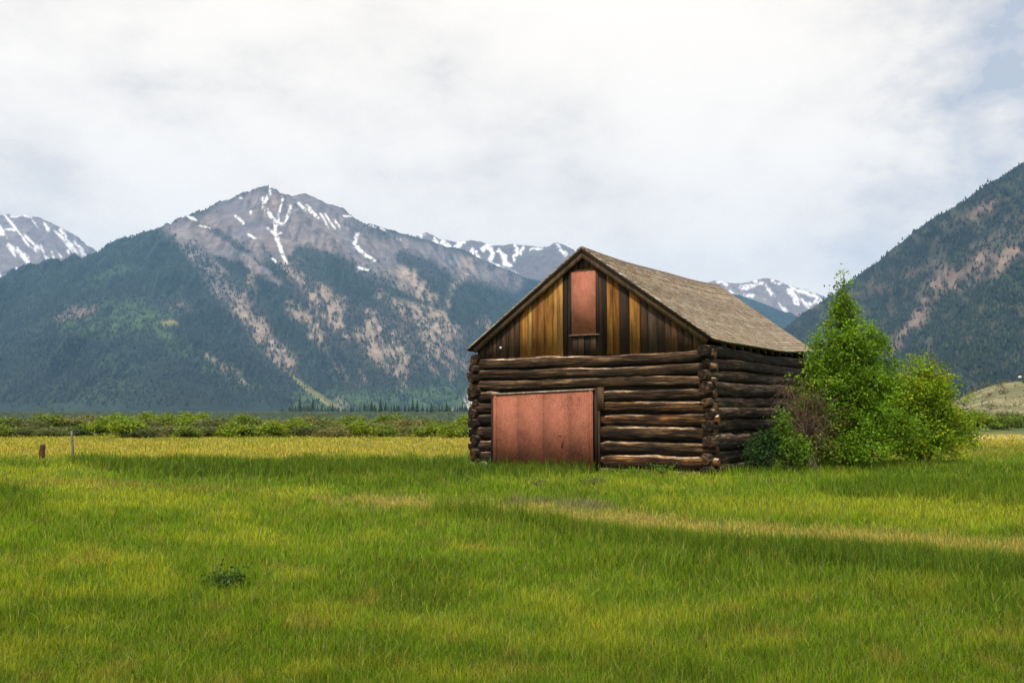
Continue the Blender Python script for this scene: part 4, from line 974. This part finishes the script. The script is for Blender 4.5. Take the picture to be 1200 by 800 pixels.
# willows along the far edge of the meadow: a few models copied with their parts
def willow(seed, w, h, col, yell):
    T = empty('willow_bush', (0, 0, 0)); r = np.random.default_rng(seed)
    sp_ = [(r.uniform(-.55, .55) * w, r.uniform(-.4, .4) * w, h * r.uniform(.3, .68), w * r.uniform(.25, .5), w * .35, h * r.uniform(.22, .34), 34) for _ in range(7)]
    sp_.append((0, 0, h * .3, w * .85, w * .5, h * .3, 60))
    cen = lobes(sp_, seed); leaves('foliage', cen, .12, 13, .06, col, T, seed, yell=yell, up=.6)
    limbs('stem', cen, [([(0, 0, -.1), (.05, 0, h * .6)], .03, .01), ([(.2, 0, -.1), (.4, 0, h * .55)], .03, .01)], T, seed, 14, rb=.01)
    return T
wil_kinds = [(1.15, 1.35, (.145, .21, .035), .15, 'mid green'), (1.3, 1.2, (.14, .165, .06), .1, 'grey-green'), (1.0, 1.5, (.18, .27, .025), .3, 'bright green'),
             (1.4, 1.1, (.17, .175, .065), .2, 'olive'), (1.1, 1.25, (.085, .14, .03), .05, 'dark green')]
protos = [willow(200 + q, *k[:4]) for q, k in enumerate(wil_kinds)]
used = [False] * 5
def place_willow(kind, px, Y, sc, label, group, szz=1.0):
    o = protos[kind] if not used[kind] else copy_tree(protos[kind])
    used[kind] = True
    o.location = ((px - 600) / FPX * Y, Y, -.03); o.rotation_euler = (0, 0, random.uniform(0, 6.28)); o.scale = (sc * 1.25, sc * 1.25, sc * (.66 if Y < 62 else random.uniform(.72, .88)))
    tag(o, label, 'bush', group)
ordn = ['first', 'second', 'third', 'fourth', 'fifth', 'sixth', 'seventh', 'eighth', 'ninth', 'tenth', 'eleventh', 'twelfth', 'thirteenth', 'fourteenth', 'fifteenth', 'sixteenth', 'seventeenth', 'eighteenth', 'nineteenth', 'twentieth', 'twenty-first', 'twenty-second']
fr = [(8, 0), (38, 1), (66, 1), (94, 4), (122, 2), (148, 2), (172, 1), (196, 3), (222, 0), (246, 1), (272, 2), (298, 0), (322, 2), (346, 2), (372, 1), (398, 3), (424, 2), (452, 0), (480, 3), (506, 2), (530, 2), (552, 0)]
for q, (px, kd) in enumerate(fr):
    big = 1.25 if q in (4, 5, 13) else 1.0
    place_willow(kd, px + random.uniform(-4, 4), random.uniform(57, 61), random.uniform(1.0, 1.15) * big, '%s willow bush, %s from the left in the row behind the straw-coloured grass' % (wil_kinds[kd][4], ordn[q]), 'willow bushes along the far edge of the meadow')
for q in range(40):
    px = -150 + 730 * q / 39 + random.uniform(-8, 8)
    place_willow(random.choice([0, 1, 1, 3, 3, 2]), px, random.uniform(66, 84), random.uniform(1.15, 1.5), 'willow bush in the rear rows of the thicket, top showing above the front row', 'willows in the rear of the thicket')
for q, (px, Y, sc, kd, lb) in enumerate([(1168, 82, 1.45, 0, 'green willow bush on the right beside the sand strip, left of the sagebrush'), (1195, 88, 1.5, 4, 'dark green willow bush at the right edge below the tan hill'), (1140, 78, 1.5, 2, 'bright green willow bush just right of the pale green bush'), (1120, 96, 1.7, 0, 'green willow bush behind the pale green bush below the tan hill'),
                                  (1182, 112, 1.7, 1, 'grey-green willow bush at the foot of the tan hill'), (1232, 100, 1.8, 0, 'green willow bush cut off by the right edge of the picture'), (1285, 92, 1.8, 1, 'grey willow bush beyond the right edge')]):
    if px < 1240: place_willow(kd, px, Y, sc, lb, 'willow bushes below the tan hill')

# sagebrush tufts on the hill, one mass
X, Y, Z = HILL; m = (Z > .4).ravel(); idx = np.flatnonzero(m); idx = rng.choice(idx, 900)
cen = np.stack([X.ravel()[idx], Y.ravel()[idx], Z.ravel()[idx] + .2], -1) + rng.normal(0, 1, (900, 3)) * np.array([1, 1, .03])
o = leaves('sagebrush', cen, .35, 14, .2, (.10, .105, .05), None, 88, cvar=.4); tag(o, 'grey-green sagebrush tufts dotted over the tan hill', 'sagebrush', kind='stuff')
p = at_depth(1195, 442, 226)
G = Geo(); G.tube([p + (-.35, 0, -.1), p + (-.1, 0, .1), p + (.25, 0, .08), p + (.4, 0, -.1)], [.1, .3, .28, .1], (.7, .68, .65), 8); o = G.build('boulder', M_GROUND); tag(o, 'small pale boulder on the crest of the tan hill', 'boulder')

# conifers one can tell apart on the valley floor left of the barn
def conifer(seed, h):
    T = empty('conifer_tree', (0, 0, 0)); r = np.random.default_rng(seed); G = Geo()
    for q in range(9):
        z0 = h * (.08 + .1 * q); z1 = z0 + h * .2; R0 = h * .19 * (1 - q / 9.5); n = 9
        th_ = np.linspace(0, 2 * np.pi, n, endpoint=False); rr_ = R0 * r.uniform(.65, 1.2, n)
        v = np.concatenate([np.stack([rr_ * np.cos(th_), rr_ * np.sin(th_), z0 + r.uniform(-.02, .02, n) * h], -1), [[0, 0, min(z1, h)]]])
        G.add(v, np.stack([np.arange(n), (np.arange(n) + 1) % n, np.full(n, n)], -1), np.array([.016, .032, .018]) * r.uniform(.8, 1.4))
    G.build('crown', M_CONIFER, T); G = Geo(); G.tube([(0, 0, -.2), (0, 0, h * .9)], [h * .02, h * .004], (.08, .06, .045), 6); G.build('trunk', M_BARK, T); return T
cprot = [conifer(900 + q, hh) for q, hh in enumerate((9.0, 11.0, 7.5))]; cu = [False] * 3
cps = [(390, 660, 1.0), (378, 900, .9), (436, 700, .9), (412, 800, 1.0)] + [(420 + 3.1 * q + random.uniform(-2, 2), random.uniform(560, 900), random.uniform(.55, 1.05)) for q in range(46)] + [(352, 950, 1.6), (367, 980, 1.5)]
for q, (px, Yc, sc) in enumerate(cps):
    kd = random.randrange(3); o = cprot[kd] if not cu[kd] else copy_tree(cprot[kd]); cu[kd] = True
    o.location = ((px - 600) / FPX * Yc, Yc, 0); o.rotation_euler = (0, 0, random.uniform(0, 6)); o.scale = (sc,) * 3
    tag(o, 'small dark conifer in the thin stand just left of the barn, beyond the willows', 'conifer', 'conifers standing on the valley floor left of the barn')
for kd in range(3):
    if not cu[kd]: bpy.data.objects.remove(cprot[kd])

# ------------------------------------------------------------------ grass, one mass
def grass(N, seed):
    r = np.random.default_rng(seed)
    py = 509 + (960 - 509) * r.random(N) ** 1.12; pxn = r.uniform(-1, 1, N)
    u = -(py - 400) / FPX; dy = CP - u * SP; dz = SP + u * CP; t = -CAMH / dz
    px = 600 + pxn * (820 + 3600 / (dy * t))      # a few metres more than the view on either side
    x = (px - 600) / FPX * t; y = dy * t
    # off the barn floor
    lx = (x - BO[0]) * math.cos(YAW) - (y - BO[1]) * math.sin(YAW); ly = (x - BO[0]) * math.sin(YAW) + (y - BO[1]) * math.cos(YAW)
    ok = ~((lx > -.15) & (lx < BW + .15) & (ly > -.12) & (ly < BL + .3)) & (y < 62)
    x, y = x[ok], y[ok]; n = len(x)
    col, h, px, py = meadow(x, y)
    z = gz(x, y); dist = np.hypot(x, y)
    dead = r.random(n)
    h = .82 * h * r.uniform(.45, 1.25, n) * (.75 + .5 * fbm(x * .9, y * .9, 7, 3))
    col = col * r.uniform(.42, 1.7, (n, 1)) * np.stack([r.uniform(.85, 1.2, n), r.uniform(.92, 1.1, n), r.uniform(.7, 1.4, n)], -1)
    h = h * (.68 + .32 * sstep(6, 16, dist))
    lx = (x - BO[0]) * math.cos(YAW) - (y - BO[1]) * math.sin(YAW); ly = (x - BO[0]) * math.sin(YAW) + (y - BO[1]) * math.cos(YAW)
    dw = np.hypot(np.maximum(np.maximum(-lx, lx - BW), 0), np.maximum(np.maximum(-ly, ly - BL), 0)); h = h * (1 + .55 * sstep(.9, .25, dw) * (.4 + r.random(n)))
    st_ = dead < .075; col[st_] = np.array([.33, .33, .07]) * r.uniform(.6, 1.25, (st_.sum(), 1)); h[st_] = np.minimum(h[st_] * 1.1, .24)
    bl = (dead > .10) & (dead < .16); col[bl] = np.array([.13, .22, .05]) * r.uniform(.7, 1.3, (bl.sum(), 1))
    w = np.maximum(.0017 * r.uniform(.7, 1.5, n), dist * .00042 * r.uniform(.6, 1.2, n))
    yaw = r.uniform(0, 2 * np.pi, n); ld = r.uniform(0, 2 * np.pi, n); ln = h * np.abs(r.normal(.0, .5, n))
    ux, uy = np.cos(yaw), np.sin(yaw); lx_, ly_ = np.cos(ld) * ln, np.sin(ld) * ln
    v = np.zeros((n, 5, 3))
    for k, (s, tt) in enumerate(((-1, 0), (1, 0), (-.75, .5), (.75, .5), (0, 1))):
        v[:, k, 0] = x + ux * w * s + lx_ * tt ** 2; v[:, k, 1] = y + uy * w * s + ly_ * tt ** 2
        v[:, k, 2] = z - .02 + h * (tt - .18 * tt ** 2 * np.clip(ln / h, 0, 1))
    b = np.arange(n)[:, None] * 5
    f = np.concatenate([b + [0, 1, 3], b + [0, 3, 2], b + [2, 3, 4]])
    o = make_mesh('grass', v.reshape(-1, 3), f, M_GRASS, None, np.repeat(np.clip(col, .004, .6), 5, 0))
    tag(o, 'lush green and straw-coloured meadow grass around the barn', 'grass', kind='stuff')
grass(1000000, 99)

# ------------------------------------------------------------------ air
hm = bpy.data.materials.new('haze_air'); hm.use_nodes = True; n, l = hm.node_tree.nodes, hm.node_tree.links; n.clear()
ho = n.new('ShaderNodeOutputMaterial'); pv = n.new('ShaderNodeVolumePrincipled')
pv.inputs['Color'].default_value = (0.27, 0.56, 1.0, 1); pv.inputs['Density'].default_value = 0.8e-4; pv.inputs['Anisotropy'].default_value = 0.1
l.new(pv.outputs[0], ho.inputs['Volume'])
G = Geo(); G.box((-6500, -3000, -4.2), (6500, 9000, 1560)); hz_ = G.build('haze', hm); tag(hz_, kind='stuff')
